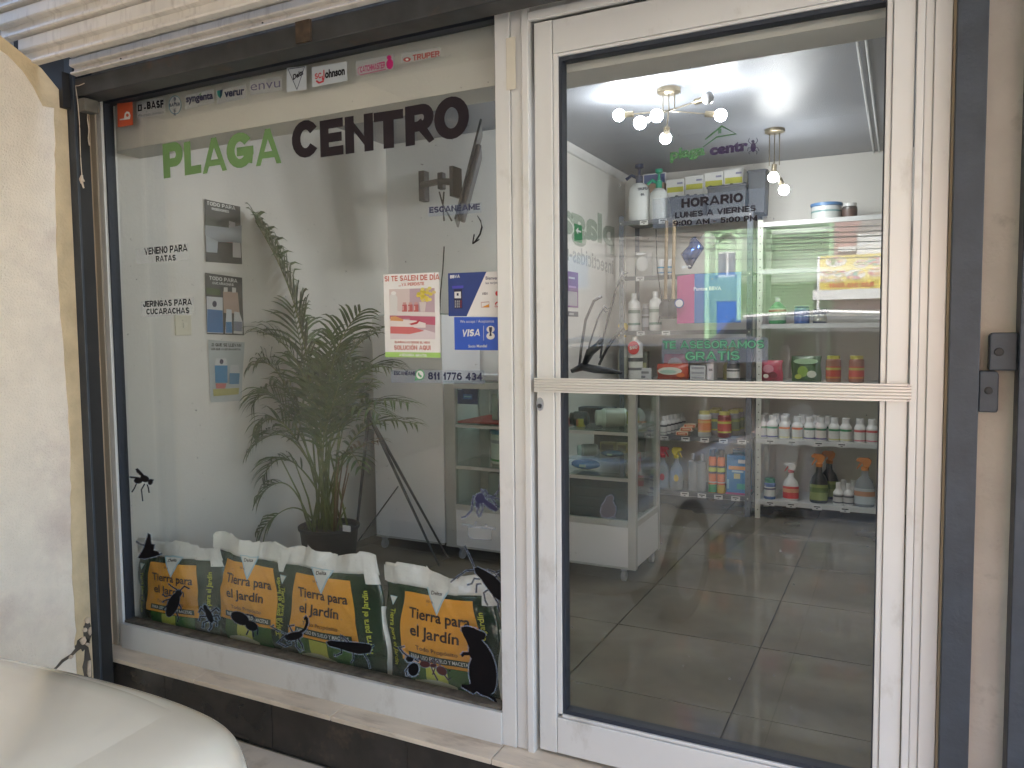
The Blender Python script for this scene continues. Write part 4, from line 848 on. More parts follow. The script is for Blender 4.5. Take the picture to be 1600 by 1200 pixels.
# grey rack, second shelf
for i in range(6):
    bottle('bottle', '%s slim white bottle in the row running back on the grey shelf' % ordn[i], (fx(1037, 3.375) + .012 * i, 3.375 + .062 * i, .549), .135, .026, lab=(.62, .62, .6), prnt=(.05, .05, .06), prnt2=(.3, .3, .3), group='slim white bottles in a row', capr=.55, shoulder=.62, neck=.76, lab_r=(.1, .58))
for i, (px_, z_) in enumerate(((1067, .549), (1072, .578), (1076, .600))):
    x = fx(px_, 3.39); carton('small_box', '%s small orange printed box of the pile on the grey shelf' % ('bottom', 'middle', 'top')[i], x - .045, x + .045, 3.36 + .03 * i, 3.43 + .03 * i, z_, z_ + .0275, (.62, .52, .38), [(.15, .85, .08, .92, (.45, .10, .04)), (.35, .65, .2, .8, (.62, .45, .3))], group='pile of small orange boxes')
for px_, y_, lb, c1, c2, ft in ((1101, 3.39, 'orange label and pale foot', (.62, .20, .06), (.60, .38, .10), (.55, .58, .52)), (1132, 3.39, 'red and yellow label', (.52, .06, .04), (.55, .50, .08), (.22, .03, .03)),
                        (1117, 3.52, 'hidden label, between the front two', (.2, .28, .2), (.5, .5, .1), (.3, .3, .3)), (1146, 3.54, 'dull green label, second row', (.2, .25, .15), (.3, .35, .1), (.3, .3, .3)), (1120, 3.66, 'dull green label at the back', (.2, .25, .15), (.3, .35, .1), (.3, .3, .3)), (1153, 3.66, 'dull green label, back right', (.2, .25, .15), (.3, .35, .1), (.3, .3, .3))):
    bottle('jar', 'jar with yellow lid and %s' % lb, (fx(px_, y_), y_, .549), .185, .048, body=ft, cap=(.50, .46, .12), lab=c1, prnt=c2, prnt2=c2, capr=.80, shoulder=.82, neck=.86, cat='jar', group='yellow-lidded jars', lab_r=(.18, .68))
# grey rack, bottom shelf
spray('translucent spray bottle with red trigger and red dot', (fx(1036, 3.40), 3.40, .146), .31, .052, (.3, .3, .3), (.5, .03, .05), m=M_cb, d=1)
spray('translucent spray bottle with yellow trigger and yellow dot', (fx(1057, 3.40), 3.40, .146), .31, .052, (.3, .3, .3), (.62, .52, .04), m=M_cb, d=1)
for px_, c, lb in ((1034, (.45, .02, .04), 0), (1056, (.62, .42, .02), 1)):
    x = fx(px_, 3.34)
    o = MB().prism([(x + .018 * math.cos(rad(a)), .235 + .026 * math.sin(rad(a))) for a in range(0, 360, 24)], 1, 3.352, 3.3535).build('dot_sticker', pm(c, .4)); tag(o, ('red', 'yellow')[lb] + ' round sticker on a translucent spray bottle', 'sticker')
for px_, lb in ((1083, 'left'), (1097, 'right')):
    bottle('bottle', '%s one of the two empty clear bottles with thin pumps' % lb, (fx(px_, 3.40), 3.40, .146), .27, .034, cap=(.5, .5, .5), m=M_cb, capr=.3, shoulder=.75, neck=.82, group='empty clear bottles')
for px_, lb, ft in ((1114, 'with green foot', (.03, .30, .09)), (1127.5, 'with yellow foot', (.62, .42, .05))):
    t = thing('spray_can', 'orange insect spray can with black cap %s' % lb, 'spray can', (fx(px_, 3.38), 3.38, .146), 'orange spray cans')
    part('can', 'can', lat([(.027, 0), (.029, .006), (.029, .25), (.022, .266)]), t, pm((.72, .17, .04), .25))
    part('cap', 'cancap', lat([(.024, .262), (.025, .30), (.022, .315)]), t, pm((.01, .01, .01)))
    part('foot_band', 'canfoot', lat([(.0294, .004), (.0294, .062)]), t, pm(ft))
    part('logo_band', 'canlogo', lat([(.0295, .155), (.0295, .185)]), t, pm((.55, .60, .05)))
    part('black_band', 'canblk', lat([(.0294, .14), (.0294, .1548)]), t, pm((.02, .02, .02)))
    part('black_band', 'canblk2', lat([(.0294, .1852), (.0294, .198)]), t, pm((.02, .02, .02)))
    part('stripe', 'canstr', lat([(.0294, .075), (.0294, .082)]), t, pm((.7, .7, .6)))
xa, xb = fx(1136, 3.36), fx(1169, 3.36)
bx = carton('repellent_box', 'bright blue carton with arched orange lettering on the grey shelf', xa, xb, 3.36, 3.44, .160, .425, (.03, .22, .50), [(.62, .72, .1, .9, (.62, .25, .05)), (.55, .60, .25, .8, (.5, .65, .75)), (.38, .52, .35, .65, (.5, .5, .25)), (.80, .90, .55, .95, (.65, .68, .7)), (.1, .25, .5, .9, (.03, .35, .3)), (.10, .35, .02, .12, (.3, .55, .7))])
bx2 = carton('repellent_box', 'second blue carton standing behind the bright blue one', xa + .02, xb + .0, 3.46, 3.54, .146, .455, (.02, .16, .42), [(.8, .95, .1, .9, (.05, .3, .55))])
carton('magenta_box', 'flat magenta box under the bright blue carton', xa - .005, xb + .004, 3.355, 3.54, .146, .1595, (.40, .05, .20))
# grey rack, upper shelves
bt = bottle('bottle', 'large white bottle with red price disc on the grey rack', (fx(992, 3.36), 3.36 + .02, .956), .32, .055, lab=(.66, .66, .60), prnt=(.10, .10, .10), prnt2=(.2, .2, .2), capr=.5, shoulder=.80, neck=.90, lab_r=(.2, .55))
x = fx(990, 3.32); pr = MB().prism([(x + .045 * math.cos(rad(a)), 1.19 + .05 * math.sin(rad(a))) for a in range(0, 360, 20)], 1, 3.318, 3.3195).build('price_disc', pm((.62, .06, .06), .5)); tag(pr, 'red price disc reading $90 on the large white bottle', 'price tag')
letter('$90', Vector((x - .03, 3.318, 1.175)), Vector((x + .03, 3.318, 1.185)), .026, pm((.75, .75, .7), .5), pr, heavy=.2)
spray('white spray bottle with big yellow trigger on the grey rack', (fx(975, 3.50), 3.50, .956), .42, .05, (.6, .6, .55), (.68, .48, .04), lab=(.5, .5, .4))
carton('dark_box', 'narrow dark box beside the large white bottle', fx(1005), fx(1013), 3.38, 3.45, .956, 1.16, (.10, .10, .08), [(.1, .6, .1, .9, (.25, .25, .12))])
carton('white_box', 'small pale box next to the red bags on the grey rack', fx(1003), fx(1021), 3.36, 3.375, .956, 1.04, (.50, .50, .50), [(.5, .7, .1, .8, (.2, .2, .2)), (.1, .3, .1, .5, (.2, .2, .22))])
bagp('red_bag', 'red and white printed bag lying on the grey rack', fx(1027), fx(1075), 3.42, .956, 1.07, (.50, .10, .06), [(.45, .55, .40, .25, (.62, .62, .52)), (.4, .5, .28, .12, (.35, .5, .4)), (.8, .3, .14, .14, (.6, .15, .05))])
bagp('red_bag', 'second red bag standing behind the lying one', fx(1030), fx(1068), 3.56, .956, 1.14, (.50, .08, .06), [(.5, .6, .3, .25, (.6, .45, .4))])
for i in range(3):
    carton('white_box', '%s of the three flat white boxes on the grey rack' % ('lowest', 'middle', 'top')[i], fx(1080), fx(1104), 3.38, 3.55, .956 + .035 * i, .990 + .035 * i, (.58, .60, .60), [(.3, .7, .1, .9, (.35, .36, .38))], group='flat white boxes')
carton('white_box', 'upright white box right of the flat ones', fx(1105.5), fx(1117), 3.38, 3.5, .956, 1.075, (.5, .5, .5), [(.55, .7, .3, .8, (.1, .1, .1))])
bottle('jar', 'dark jar with pale label on the grey rack', (fx(1146), 3.40, .956), .14, .045, body=(.05, .05, .05), cap=(.15, .15, .15), lab=(.6, .6, .57), prnt=(.1, .1, .1), cat='jar', capr=.8, shoulder=.8, neck=.85)
spray('small bottle with yellow trigger partly behind green lettering', (fx(1140, 3.5), 3.50, .956), .24, .05, (.25, .22, .05), (.5, .40, .05), d=-1)
for i, (px_, h_, lb) in enumerate(((991, .28, 'left'), (1024, .29, 'right'))):
    bottle('bottle', '%s tall white bottle on the fourth grey shelf' % lb, (fx(px_), 3.42, 1.316), h_, .045, lab=(.55, .57, .53), prnt=(.2, .25, .2), prnt2=(.1, .2, .15), capr=.45, shoulder=.72, neck=.84)
bottle('jar', 'dark speckled jar between the tall white bottles', (fx(1008), 3.44, 1.316), .20, .032, body=(.12, .12, .12), cap=(.3, .3, .3), lab=(.3, .3, .32), prnt=(.1, .1, .1), cat='jar', capr=.8)
bagp('clear_bag', 'clear bag of white pellets on the fifth grey shelf', fx(993), fx(1019), 3.42, 1.716, 1.90, (.48, .47, .44), [(.4, .9, .3, .05, (.7, .7, .7)), (.5, .5, .35, .3, (.55, .54, .52))])
for px_, lb in ((1032, 'left'), (1044, 'right')): bottle('can', '%s white tin with blue waves on the fifth shelf' % lb, (fx(px_), 3.42, 1.716), .12, .028, lab=(.55, .58, .58), prnt=(.05, .25, .42), prnt2=(.05, .2, .4), capr=.9, shoulder=.9, neck=.93, cat='tin', body=(.6, .6, .6))
def sprayer(px_, label, r, h, cap, wr=None):
    t = thing('pump_sprayer', label, 'garden sprayer', (fx(px_, 3.42), 3.42, 2.121)); k = ('ps', r, h)
    part('tank', k, lat([(r * .9, 0), (r, .02), (r, h * .68), (r * .88, h * .86), (r * .5, h * .98), (r * .2, h)], n=20), t, pm((.62, .64, .62), .4))
    part('pump', k + ('p',), lat([(r * .34, h), (r * .34, h + .05), (r * .15, h + .055), (r * .12, h + .10), (r * .4, h + .11), (r * .4, h + .135)]), t, pm(cap))
    part('nozzle', k + ('n',), lambda: MB().tube([(0, 0, h + .03), (-r * .7, -.01, h + .06), (-r * 1.2, -.02, h + .03)], .012, 8), t, pm(cap))
    return t
s_ = sprayer(999, 'large white garden sprayer with dark top at the left end of the top shelf', .080, .285, (.04, .05, .09))
q = at(996, 298, 1, 3.338); letter('TRUPER', q, at(1014, 296, 1, 3.338), .020, pm((.05, .05, .08), .5), s_, heavy=.2)
letter('8L', at(1001, 306, 1, 3.338), at(1008, 305, 1, 3.338), .018, pm((.05, .05, .08), .5), s_, heavy=.2)
s_ = sprayer(1029, 'smaller white garden sprayer with green pump on the top shelf', .068, .235, (.02, .28, .17))
def bin_(label, xa, xb, y0_, y1_, z0_, z1_):
    t = thing('storage_bin', label, 'storage bin', ((xa + xb) / 2, (y0_ + y1_) / 2, z0_)); b = MB(); w_ = .01
    b.prism([(xa + .01, z0_), (xb - .01, z0_), (xb, z1_), (xa, z1_)], 1, y0_, y1_); b.build('bin', pm((.025, .032, .042), .45), t, bevel=.004)
    r_ = MB(); r_.box(xa - .005, xb + .005, y0_ - .005, y1_ + .005, z1_ - .018, z1_ - .004); r_.build('rim', pm((.03, .036, .05), .4), t, bevel=.002)
    for i in range(9):
        x = xa + (xb - xa) * (i + .5) / 9; MB().sphere((x, (y0_ + y1_) / 2 - .03, z1_ - .01 + random.uniform(0, .012)), .017, 8, sy=1.8, sz=.8).build('lump', pm((.03, .035, .045), .6), t, smooth=True)
bin_('dark storage bin left of the taller one above the opening hours', fx(1047, 3.38), fx(1099, 3.38), 3.36, 3.5, 2.121, 2.275)
bin_('taller dark storage bin above the opening hours', fx(1104, 3.38), fx(1163, 3.38), 3.36, 3.5, 2.121, 2.325)
bin_('dark bin at the right end of the grey rack top', fx(1166, 3.45), fx(1194, 3.45), 3.42, 3.6, 2.121, 2.42)
for i in range(4):
    xa = fx(1044, 3.65) + i * .142
    carton('white_carton', '%s white carton with yellow band, counted from the sprayers' % ordn[i], xa, xa + .138, 3.58, 3.72, 2.121, 2.44 + .012 * i, (.60, .60, .58), [(.70, .82, .06, .94, (.42, .42, .04)), (.45, .52, .1, .8, (.35, .36, .42)), (.88, .92, .6, .9, (.2, .2, .3))], group='white cartons with yellow bands')
carton('brown_box', 'brown carton behind the large sprayer', fx(1003, 3.66), fx(1040, 3.66), 3.6, 3.72, 2.121, 2.43, (.40, .28, .20))
fr = thing('framed_sign', 'small framed blue sign standing above the sprayers', 'sign', (fx(1015, 3.7), 3.72, 2.43)); MB().box(fx(1003, 3.7), fx(1038, 3.7), 3.73, 3.74, 2.43, 2.53).build('frame', M_white, fr); MB().box(fx(1003, 3.7) + .008, fx(1038, 3.7) - .008, 3.728, 3.7295, 2.438, 2.522).build('face', pm((.12, .15, .3)), fr)
# long tools hanging in front of the grey rack
for i, (px_, c) in enumerate(((1040, (.30, .22, .13)), (1052, (.36, .27, .16)))):
    x = at(px_, 400, 1, 3.30).x
    t = thing('broom', '%s wooden-handled broom hanging in front of the grey rack' % ('left', 'right')[i], 'broom', (x, 3.30, 1.42), 'hanging brooms')
    MB().tube([(x, 3.30, 1.52), (x + .004, 3.31, 2.10)], .013, 8).build('handle', pm(c, .6), t); MB().lathe([(.03, 1.40), (.05, 1.43), (.045, 1.50), (.02, 1.54)], (x, 3.30, 0), 12).build('head', pm((.04, .04, .04), .6), t, smooth=True)
o = MB().tube([at(1025, 358, 1, 3.3), at(1027, 420, 1, 3.3), at(1034, 470, 1, 3.3), at(1029, 505, 1, 3.3)], .004, 6).build('cable', M_black); tag(o, 'black cable hanging down in front of the grey rack', 'cable')
# promotional cube sign
pc = thing('hanging_sign', 'pink and blue hanging cube sign with white lettering', 'sign', at(1085, 512, 1, 3.05))
a, b_, c_ = at(1058, 430, 1, 3.20), at(1085, 428, 1, 3.05), at(1158, 428, 1, 3.05)
z0_, z1_ = at(1085, 505, 1, 3.05).z, b_.z
MB().quad((a.x, a.y, z0_), (b_.x, b_.y, z0_), (b_.x, b_.y, z1_), (a.x, a.y, z1_)).build('pink_face', pm((.62, .10, .32), .5), pc)
MB().box(b_.x + .001, c_.x, 3.05, 3.06, z0_, z1_).build('blue_face', pm((.03, .14, .40), .4), pc)
letter('Puntos BBVA', at(1084, 454, 1, 3.049), at(1127, 453, 1, 3.049), .024, pm((.7, .75, .8), .5), pc, heavy=0, off=.02)
for k, (cc, rr) in enumerate((((.05, .08, .3), .034), ((.7, .7, .72), .026))):
    q = at(1062, 474, 1, 3.12); MB().lathe([(rr, 0), (rr * .9, .002)], (q.x, q.y - .012 - .003 * k, q.z), 18, ax=Matrix.Rotation(rad(90), 3, 'X')).build('roundel', pm(cc, .4), pc)
bl_ = thing('foil_balloon', 'half-deflated dark blue foil balloon hanging under the top shelf', 'balloon', at(1090, 420, 1, 3.2))
b = MB(); random.seed(4)
q0, q1 = at(1083, 372, 1, 3.15), at(1078, 420, 1, 3.15)
b.tube([q0, q0.lerp(q1, .3) + Vector((.03, 0, 0)), q0.lerp(q1, .6) + Vector((-.01, -.02, 0)), q1], [.02, .055, .06, .01], 9); b.build('foil', mat('blue_foil', (.03, .08, .25), .15, .6), bl_, smooth=True)
letter('BBVA', at(1066, 419, 1, 3.08), at(1080, 417, 1, 3.08), .014, pm((.7, .75, .8), .5), bl_, heavy=0, off=.02)
o = MB().sphere(at(1106, 376, 1, 3.2), .055, 16).build('balloon', film('clear_balloon', (.5, .48, .45), .35), smooth=True); tag(o, 'clear round balloon beside the blue foil balloon', 'balloon')

# ------------------------------------------------------------------ inside the display cabinet
def lying(name, label, p, r, L_, body, cap, lab, z, yaw=0, cat='bottle'):
    t = thing(name, label, cat, (p.x, p.y, z), None, yaw); ax = Matrix.Rotation(rad(90), 3, 'Y')
    MB().lathe([(r * .75, -L_ / 2), (r, -L_ / 2 + .01), (r, L_ * .25), (r * .8, L_ * .33)], (0, 0, r), 20, ax=Matrix.Rotation(rad(-90), 3, 'Y')).build('body', pm(body), t, smooth=True, local=True, auto=40)
    MB().lathe([(r * .82, L_ * .30), (r * .82, L_ * .48), (r * .7, L_ * .5)], (0, 0, r), 20, ax=Matrix.Rotation(rad(-90), 3, 'Y')).build('cap', pm(cap), t, smooth=True, local=True, auto=40)
    MB().lathe([(r * 1.01, -L_ * .4), (r * 1.01, L_ * .2)], (0, 0, r), 20, ax=Matrix.Rotation(rad(-90), 3, 'Y')).build('label', pm(lab), t, smooth=True, local=True, auto=40)
    return t
lying('bottle', 'large white bottle lying on its side with its round lid to the front', at(955, 655, 1, 1.75), .050, .17, WHT, WHT, (.45, .42, .40), .796, rad(28))
lying('bottle', 'grey lidded metal tin lying on the middle glass shelf', at(918, 705, 1, 1.70), .034, .11, (.30, .30, .30), (.42, .50, .52), (.20, .20, .20), .635, rad(28), 'tin')
lying('dark_roll', 'dark rolled pouch lying at the left of the top shelf', at(905, 652, 1, 1.72), .040, .10, (.06, .065, .07), (.06, .065, .07), (.07, .075, .08), .796, rad(10), 'pouch')
carton('device_box', 'dark grey padded case behind the lying white bottle', -1.62, -1.42, 1.86, 1.95, .796, .885, (.07, .07, .09))
bottle('jar', 'yellow lidded tub seen through the side glass of the cabinet', (-1.225, 1.93, .796), .11, .045, body=(.40, .38, .10), cap=(.48, .44, .10), lab=(.45, .42, .14), cat='tub', capr=.95, shoulder=.8, neck=.84) if False else None
t = thing('tub', 'round tub with yellow end seen through the side glass', 'tub', (-1.27, 1.86, .796)); MB().lathe([(.046, 0), (.05, .01), (.05, .08), (.046, .09)], (-1.27, 1.84, .848), 20, ax=Matrix.Rotation(rad(90), 3, 'X')).build('can', pm((.5, .52, .5)), t, smooth=True, auto=40); MB().lathe([(.042, 0), (.04, .002)], (-1.27, 1.749, .848), 20, ax=Matrix.Rotation(rad(90), 3, 'X')).build('end', pm((.42, .42, .10)), t)
carton('tiny_box', 'tiny yellow and orange packet beside the dark roll', -1.56, -1.52, 1.68, 1.72, .796, .84, (.62, .50, .08), [(.1, .9, .0, .3, (.6, .25, .1))])
for i, (xa, w_, c) in enumerate(((-1.50, .09, (.28, .22, .08)), (-1.40, .06, (.30, .24, .09)), (-1.33, .05, (.26, .20, .08)))):
    carton('gold_packet', '%s dull gold packet on the middle glass shelf' % ordn[i], xa, xa + w_, 1.88, 1.92, .635, .69, c, [(.2, .8, .1, .9, (.14, .12, .05))], group='gold packets')
carton('dark_pack', 'black flat pack leaning at the back of the middle shelf', -1.56, -1.26, 1.95, 1.97, .635, .745, (.02, .035, .03))
def pouch(label, p, w_, h_, c, z):
    t = thing('pouch', label, 'pouch', (p.x, p.y, z)); b = MB(); b.sphere((p.x, p.y, z + h_ / 2), 1, 14, sx=w_ / 2, sy=.05, sz=h_ / 2); b.v = [(x, y, z + h_ / 2 + (zz - z - h_ / 2)) for x, y, zz in b.v]
    b.build('pouch', pm(c, .25), t, smooth=True); MB().box(p.x - w_ * .1, p.x + w_ * .12, p.y - .052, p.y - .0505, z + h_ * .35, z + h_ * .6).build('print', pm((.3, .4, .3)), t)
pouch('dark blue shiny pouch on the middle glass shelf', at(957, 718, 1, 1.74), .13, .035, (.03, .09, .16), .636)
pouch('bright blue shiny pouch lying on the lower shelf', at(915, 735, 1, 1.74), .17, .055, (.02, .14, .32), .557)
bx_ = thing('crate', 'dark green plastic crate standing in the bottom of the display cabinet', 'crate', (-1.42, 1.75, .307))
MB().box(-1.598, -1.262, 1.66, 1.86, .307, .525).build('crate_wall', pm((.012, .035, .045), .4), bx_, bevel=.012)
for z_ in (.36, .415, .47): MB().box(-1.585, -1.275, 1.655, 1.6595, z_, z_ + .012).build('rib', pm((.012, .045, .055), .4), bx_, bevel=.002)
carton('red_packet', 'red and cream packet leaning behind the side glass', -1.285, -1.235, 1.78, 1.80, .556, .66, (.50, .08, .06), [(.5, .95, .0, 1, (.6, .5, .42))])
carton('blue_box', 'dark blue box low behind the side glass', -1.30, -1.22, 1.9, 1.98, .307, .50, (.03, .05, .12))
# left bay
t = bottle('bucket', 'white bucket with blue lid and green stripe in the display cabinet', (-2.03, 1.76, .556), .20, .088, body=(.58, .62, .60), cap=(.10, .25, .42), lab=(.60, .63, .62), prnt=(.35, .35, .42), prnt2=(.05, .28, .08), cat='bucket', capr=1.06, shoulder=.84, neck=.87, lab_r=(.08, .75))
carton('bank_card_sign', 'dark blue printed card in the upper corner of the display cabinet', -2.262, -2.13, 1.605, 1.612, .905, 1.0, (.02, .035, .15), [(.3, .6, .3, .75, (.06, .15, .45)), (.42, .5, .35, .7, (.3, .5, .7)), (.85, .92, .05, .25, (.4, .45, .6))])
carton('payment_terminal', 'blue-grey boxed device on the red shelf liner', -2.05, -1.94, 1.70, 1.80, .807, .93, (.07, .09, .16), [(.1, .6, .1, .5, (.02, .02, .04))])
carton('clear_stand', 'narrow clear stand on the red shelf liner', -2.10, -2.06, 1.72, 1.75, .807, .96, (.4, .42, .42))
carton('grey_box', 'grey carton in the bottom left of the display cabinet', -2.12, -1.85, 1.70, 1.9, .307, .50, (.22, .24, .25))
# long-handled tools on top of the cabinet
def tool(label, pts, r, c, tines=0, Y=1.75):
    P_ = [at(x, y, 1, Y) for x, y in pts]; t = thing('hand_tool', label, 'garden tool', P_[0], 'tools on the display cabinet')
    MB().tube(P_, r, 8).build('handle', pm(c, .45), t, smooth=True)
    if tines:
        d = (P_[-1] - P_[-2]).normalized(); n_ = Vector((d.z, 0, -d.x))
        for k in range(tines):
            q = P_[-1] - d * (.018 * k); MB().tube([q, q + n_ * .022 - d * .008, q + n_ * .03 + d * .004], .0035, 5).build('tine', pm(c, .45), t)
tool('grey curved tool leaning at the far left of the cabinet top', [(905, 578), (908, 545), (915, 500), (928, 470), (940, 463)], .008, (.16, .16, .17))
tool('thin grey tool second from the left on the cabinet top', [(912, 578), (922, 535), (935, 495), (945, 478)], .005, (.14, .14, .15), 2)
tool('long black tool with short tines reaching the yellow cord', [(938, 560), (942, 530), (952, 490), (962, 455), (973, 424)], .006, (.08, .08, .09), 4)
tool('short black tool with four tines leaning right', [(936, 570), (948, 545), (962, 525), (974, 511)], .008, (.02, .02, .025), 4)
tt = thing('shoe_stand', 'black curved plastic stand at the foot of the leaning tools', 'stand', at(925, 585, 1, 1.72))
b = MB(); P_ = lambda x, y, Y=1.72: at(x, y, 1, Y)
b.tube([P_(893, 580), P_(910, 573), P_(930, 577), P_(955, 580), P_(972, 583)], [.012, .022, .022, .016, .006], 10); b.build('base', pm((.02, .022, .03), .4), tt, smooth=True)
b = MB(); b.tube([P_(912, 572), P_(922, 550), P_(935, 540), P_(941, 528)], [.014, .024, .020, .008], 10); b.build('hump', pm((.02, .022, .03), .4), tt, smooth=True)
carton('grey_tray', 'low grey tray on the display cabinet top', at(895, 580, 1, 1.66).x, at(948, 580, 1, 1.66).x, 1.64, 1.70, 1.038, 1.058, (.22, .23, .24))
carton('window_box', 'pale box on the cabinet top behind the phone number', -2.20, -2.02, 1.66, 1.8, 1.038, 1.07, (.45, .47, .5))
# signs on the side wall
def wallquad(name, m, x, pts, par, lift):
    b = MB(); P2 = [at(px_, py_, 0, x) + Vector((lift, 0, 0)) for px_, py_ in pts]; b.add(P2, [tuple(range(len(P2)))]); return b.build(name, m, par)
es = thing('exit_sign', 'small green sign with white arrow on the side wall', 'sign', at(902, 380, 0, -2.0))
a, b_ = at(897, 349, 0, -2.0), at(909, 380, 0, -2.0)
MB().box(-2.0, -1.996, a.y, b_.y, b_.z, a.z).build('plate', mat('sign_green', (.02, .22, .08), .4), es)
yc, zc = (a.y + b_.y) / 2, (a.z + b_.z) / 2 + .015
ar = MB(); ar.add([(-1.995, yc + u * (b_.y - a.y), zc + v * .05) for u, v in ((.32, .12), (-.05, .12), (-.05, .5), (-.38, 0), (-.05, -.5), (-.05, -.12), (.32, -.12))], [tuple(range(7))]); ar.build('arrow', pm((.7, .72, .7)), es)
def wposter(label, px0, py0, px1, py1, c, bands, cat='poster'):
    t = thing('poster', label, cat, at(px0, py1, 0, -2.0)); a, b_ = at(px0, py0, 0, -2.0), at(px1, py1, 0, -2.0)
    MB().box(-2.0, -1.997, a.y, b_.y, b_.z, a.z).build('sheet', pm(c, .5), t)
    for (v0, v1, u0, u1, cc) in bands: MB().box(-1.9968, -1.9962, a.y + (b_.y - a.y) * u0, a.y + (b_.y - a.y) * u1, b_.z + (a.z - b_.z) * v0, b_.z + (a.z - b_.z) * v1).build('print', pm(cc, .5), t)
wposter('purple and white notice low on the side wall', 884, 423, 903, 481, (.22, .10, .25), [(.05, .45, .1, .9, (.40, .38, .42)), (.55, .6, .2, .8, (.5, .3, .5)), (.8, .85, .2, .7, (.6, .55, .6))])
wposter('small grey camera notice under the purple one', 885, 486, 903, 495, (.12, .12, .14), [(.3, .7, .2, .6, (.45, .45, .45))], 'sign')
M_fg = film('green_reflection_film', (.22, .38, .25), .35); M_fb = film('grey_reflection_film', (.30, .35, .33), .3)  # films for a glass reflection of a sign, drawn as letters on the wall
wl_ = thing('reflected_lettering', 'large faint reflected sign, drawn as green mirror-written letters on the side wall', 'lettering', at(920, 430, 0, -2.0))
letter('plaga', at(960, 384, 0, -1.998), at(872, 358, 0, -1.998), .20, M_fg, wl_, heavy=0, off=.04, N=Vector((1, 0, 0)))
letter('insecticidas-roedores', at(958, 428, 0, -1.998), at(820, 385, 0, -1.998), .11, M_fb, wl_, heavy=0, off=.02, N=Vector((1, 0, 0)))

# ------------------------------------------------------------------ television on its bracket
tv = thing('television', 'thin black television seen edge-on on a wall bracket', 'television', at(733, 265, 1, 1.62))
tp_, bt_ = at(752, 191, 1, 1.55), at(712, 345, 1, 1.62)
yv = ((tp_ + bt_) / 2 - CAM); yv.z = 0; yv.normalize(); yv = (yv + Vector((.03, 0, 0))).normalized(); d = (bt_ - tp_); nrm = d.cross(yv).normalized()
scr = MB(); scr.obox((tp_ + bt_) / 2 + yv * .10 , d / 2, yv * .17, nrm * .006); scr.build('screen', mat('screen_black', (.015, .016, .018), .25), tv, bevel=.003)
bb = MB(); bb.obox((tp_ * .42 + bt_ * .58) + yv * .10 + nrm * .022, d * .36, yv * .15, nrm * .016); bb.build('back_cover', mat('tv_back', (.04, .04, .045), .5), tv, bevel=.01)
wp = at(664, 290, 1, 2.03)
MB().box(wp.x - .03, wp.x + .015, 2.0, 2.059, wp.z - .10, wp.z + .09).build('wall_plate', MATS['tv_back'], tv, bevel=.004)
j1, j2 = at(690, 283, 1, 1.85), at(712, 285, 1, 1.72)
MB().tube([wp + Vector((0, -.03, 0)), j1, j2], .020, 8).build('arm', MATS['tv_back'], tv, smooth=True); MB().box(j1.x - .02, j1.x + .02, j1.y - .02, j1.y + .02, j1.z - .05, j1.z + .05).build('joint', MATS['tv_back'], tv, bevel=.006)
MB().obox(j2, (.012, 0, 0), (0, .05, 0), (0, 0, .085)).build('mount_plate', MATS['tv_back'], tv)
for k, s_ in enumerate((.012, -.012)): MB().tube([at(690 + s_ * 300, 300, 1, 1.75), at(692, 320, 1, 1.72), at(700 - s_ * 500, 345, 1, 1.70)], .005, 6).build('cable', M_black, tv, smooth=True)
o = MB().tube([at(694, 385, 1, 1.9), at(692, 420, 1, 1.9), at(688, 460, 1, 1.9), at(687, 495, 1, 1.9)], .004, 6).build('cable', M_black); tag(o, 'black cable dropping from the television behind the stickers', 'cable')

# ------------------------------------------------------------------ tripod stand beside the palm
ts = thing('tripod_stand', 'slim black tripod stand leaning beside the palm pot', 'stand', at(620, 880, 2, 0.0))
ap = at(576, 648, 1, 1.35)
for q in (at(686, 884, 2, .01), at(552, 878, 2, .01), at(700, 872, 2, .01)): MB().tube([ap, q], [.010, .006], 6).build('leg', pm((.03, .03, .03), .5), ts)
MB().tube([at(622, 760, 1, 1.30), at(560, 845, 1, 1.22)], .004, 5).build('brace', pm((.03, .03, .03), .5), ts)
MB().tube([ap, ap + Vector((-.01, 0, .12))], .012, 8).build('head', pm((.03, .03, .03), .5), ts)
# ================================================================== potted palm
random.seed(21)
M_leaf = mat('palm_leaf', (.060, .10, .020), .42, var=.35, scale=9)
M_stem = mat('palm_stem', (.14, .17, .045), .5, var=.3, scale=20, dirt=(.22, .14, .06), dscale=10, damount=.6, thr=.6)
M_dry = mat('dry_leaf', (.16, .10, .045), .7, var=.3)
PC = Vector((-2.76, 1.06, 0))
pl = thing('potted_palm', 'tall feathery palm in a dark round pot behind the shop window', 'potted palm', PC)
MB().lathe([(.115, 0), (.13, .02), (.155, .25), (.165, .262), (.165, .275), (.155, .275), (.145, .25), (.0, .245)][:-1], PC, 28).build('pot', mat('black_pot', (.02, .024, .026), .45), pl, smooth=True, auto=35)
MB().lathe([(.001, .246), (.146, .246), (.146, .240), (.001, .240)], PC, 20).build('soil', mat('soil', (.05, .035, .025), .95, var=.4, scale=40, bump=.6), pl)
tg_ = MB(); q = at(549, 822, 1, .93); tg_.box(q.x - .02, q.x + .03, .885, .887, q.z - .018, q.z + .014); tg_.build('pot_label', mat('paper_white', (.7, .7, .68), .6), pl)
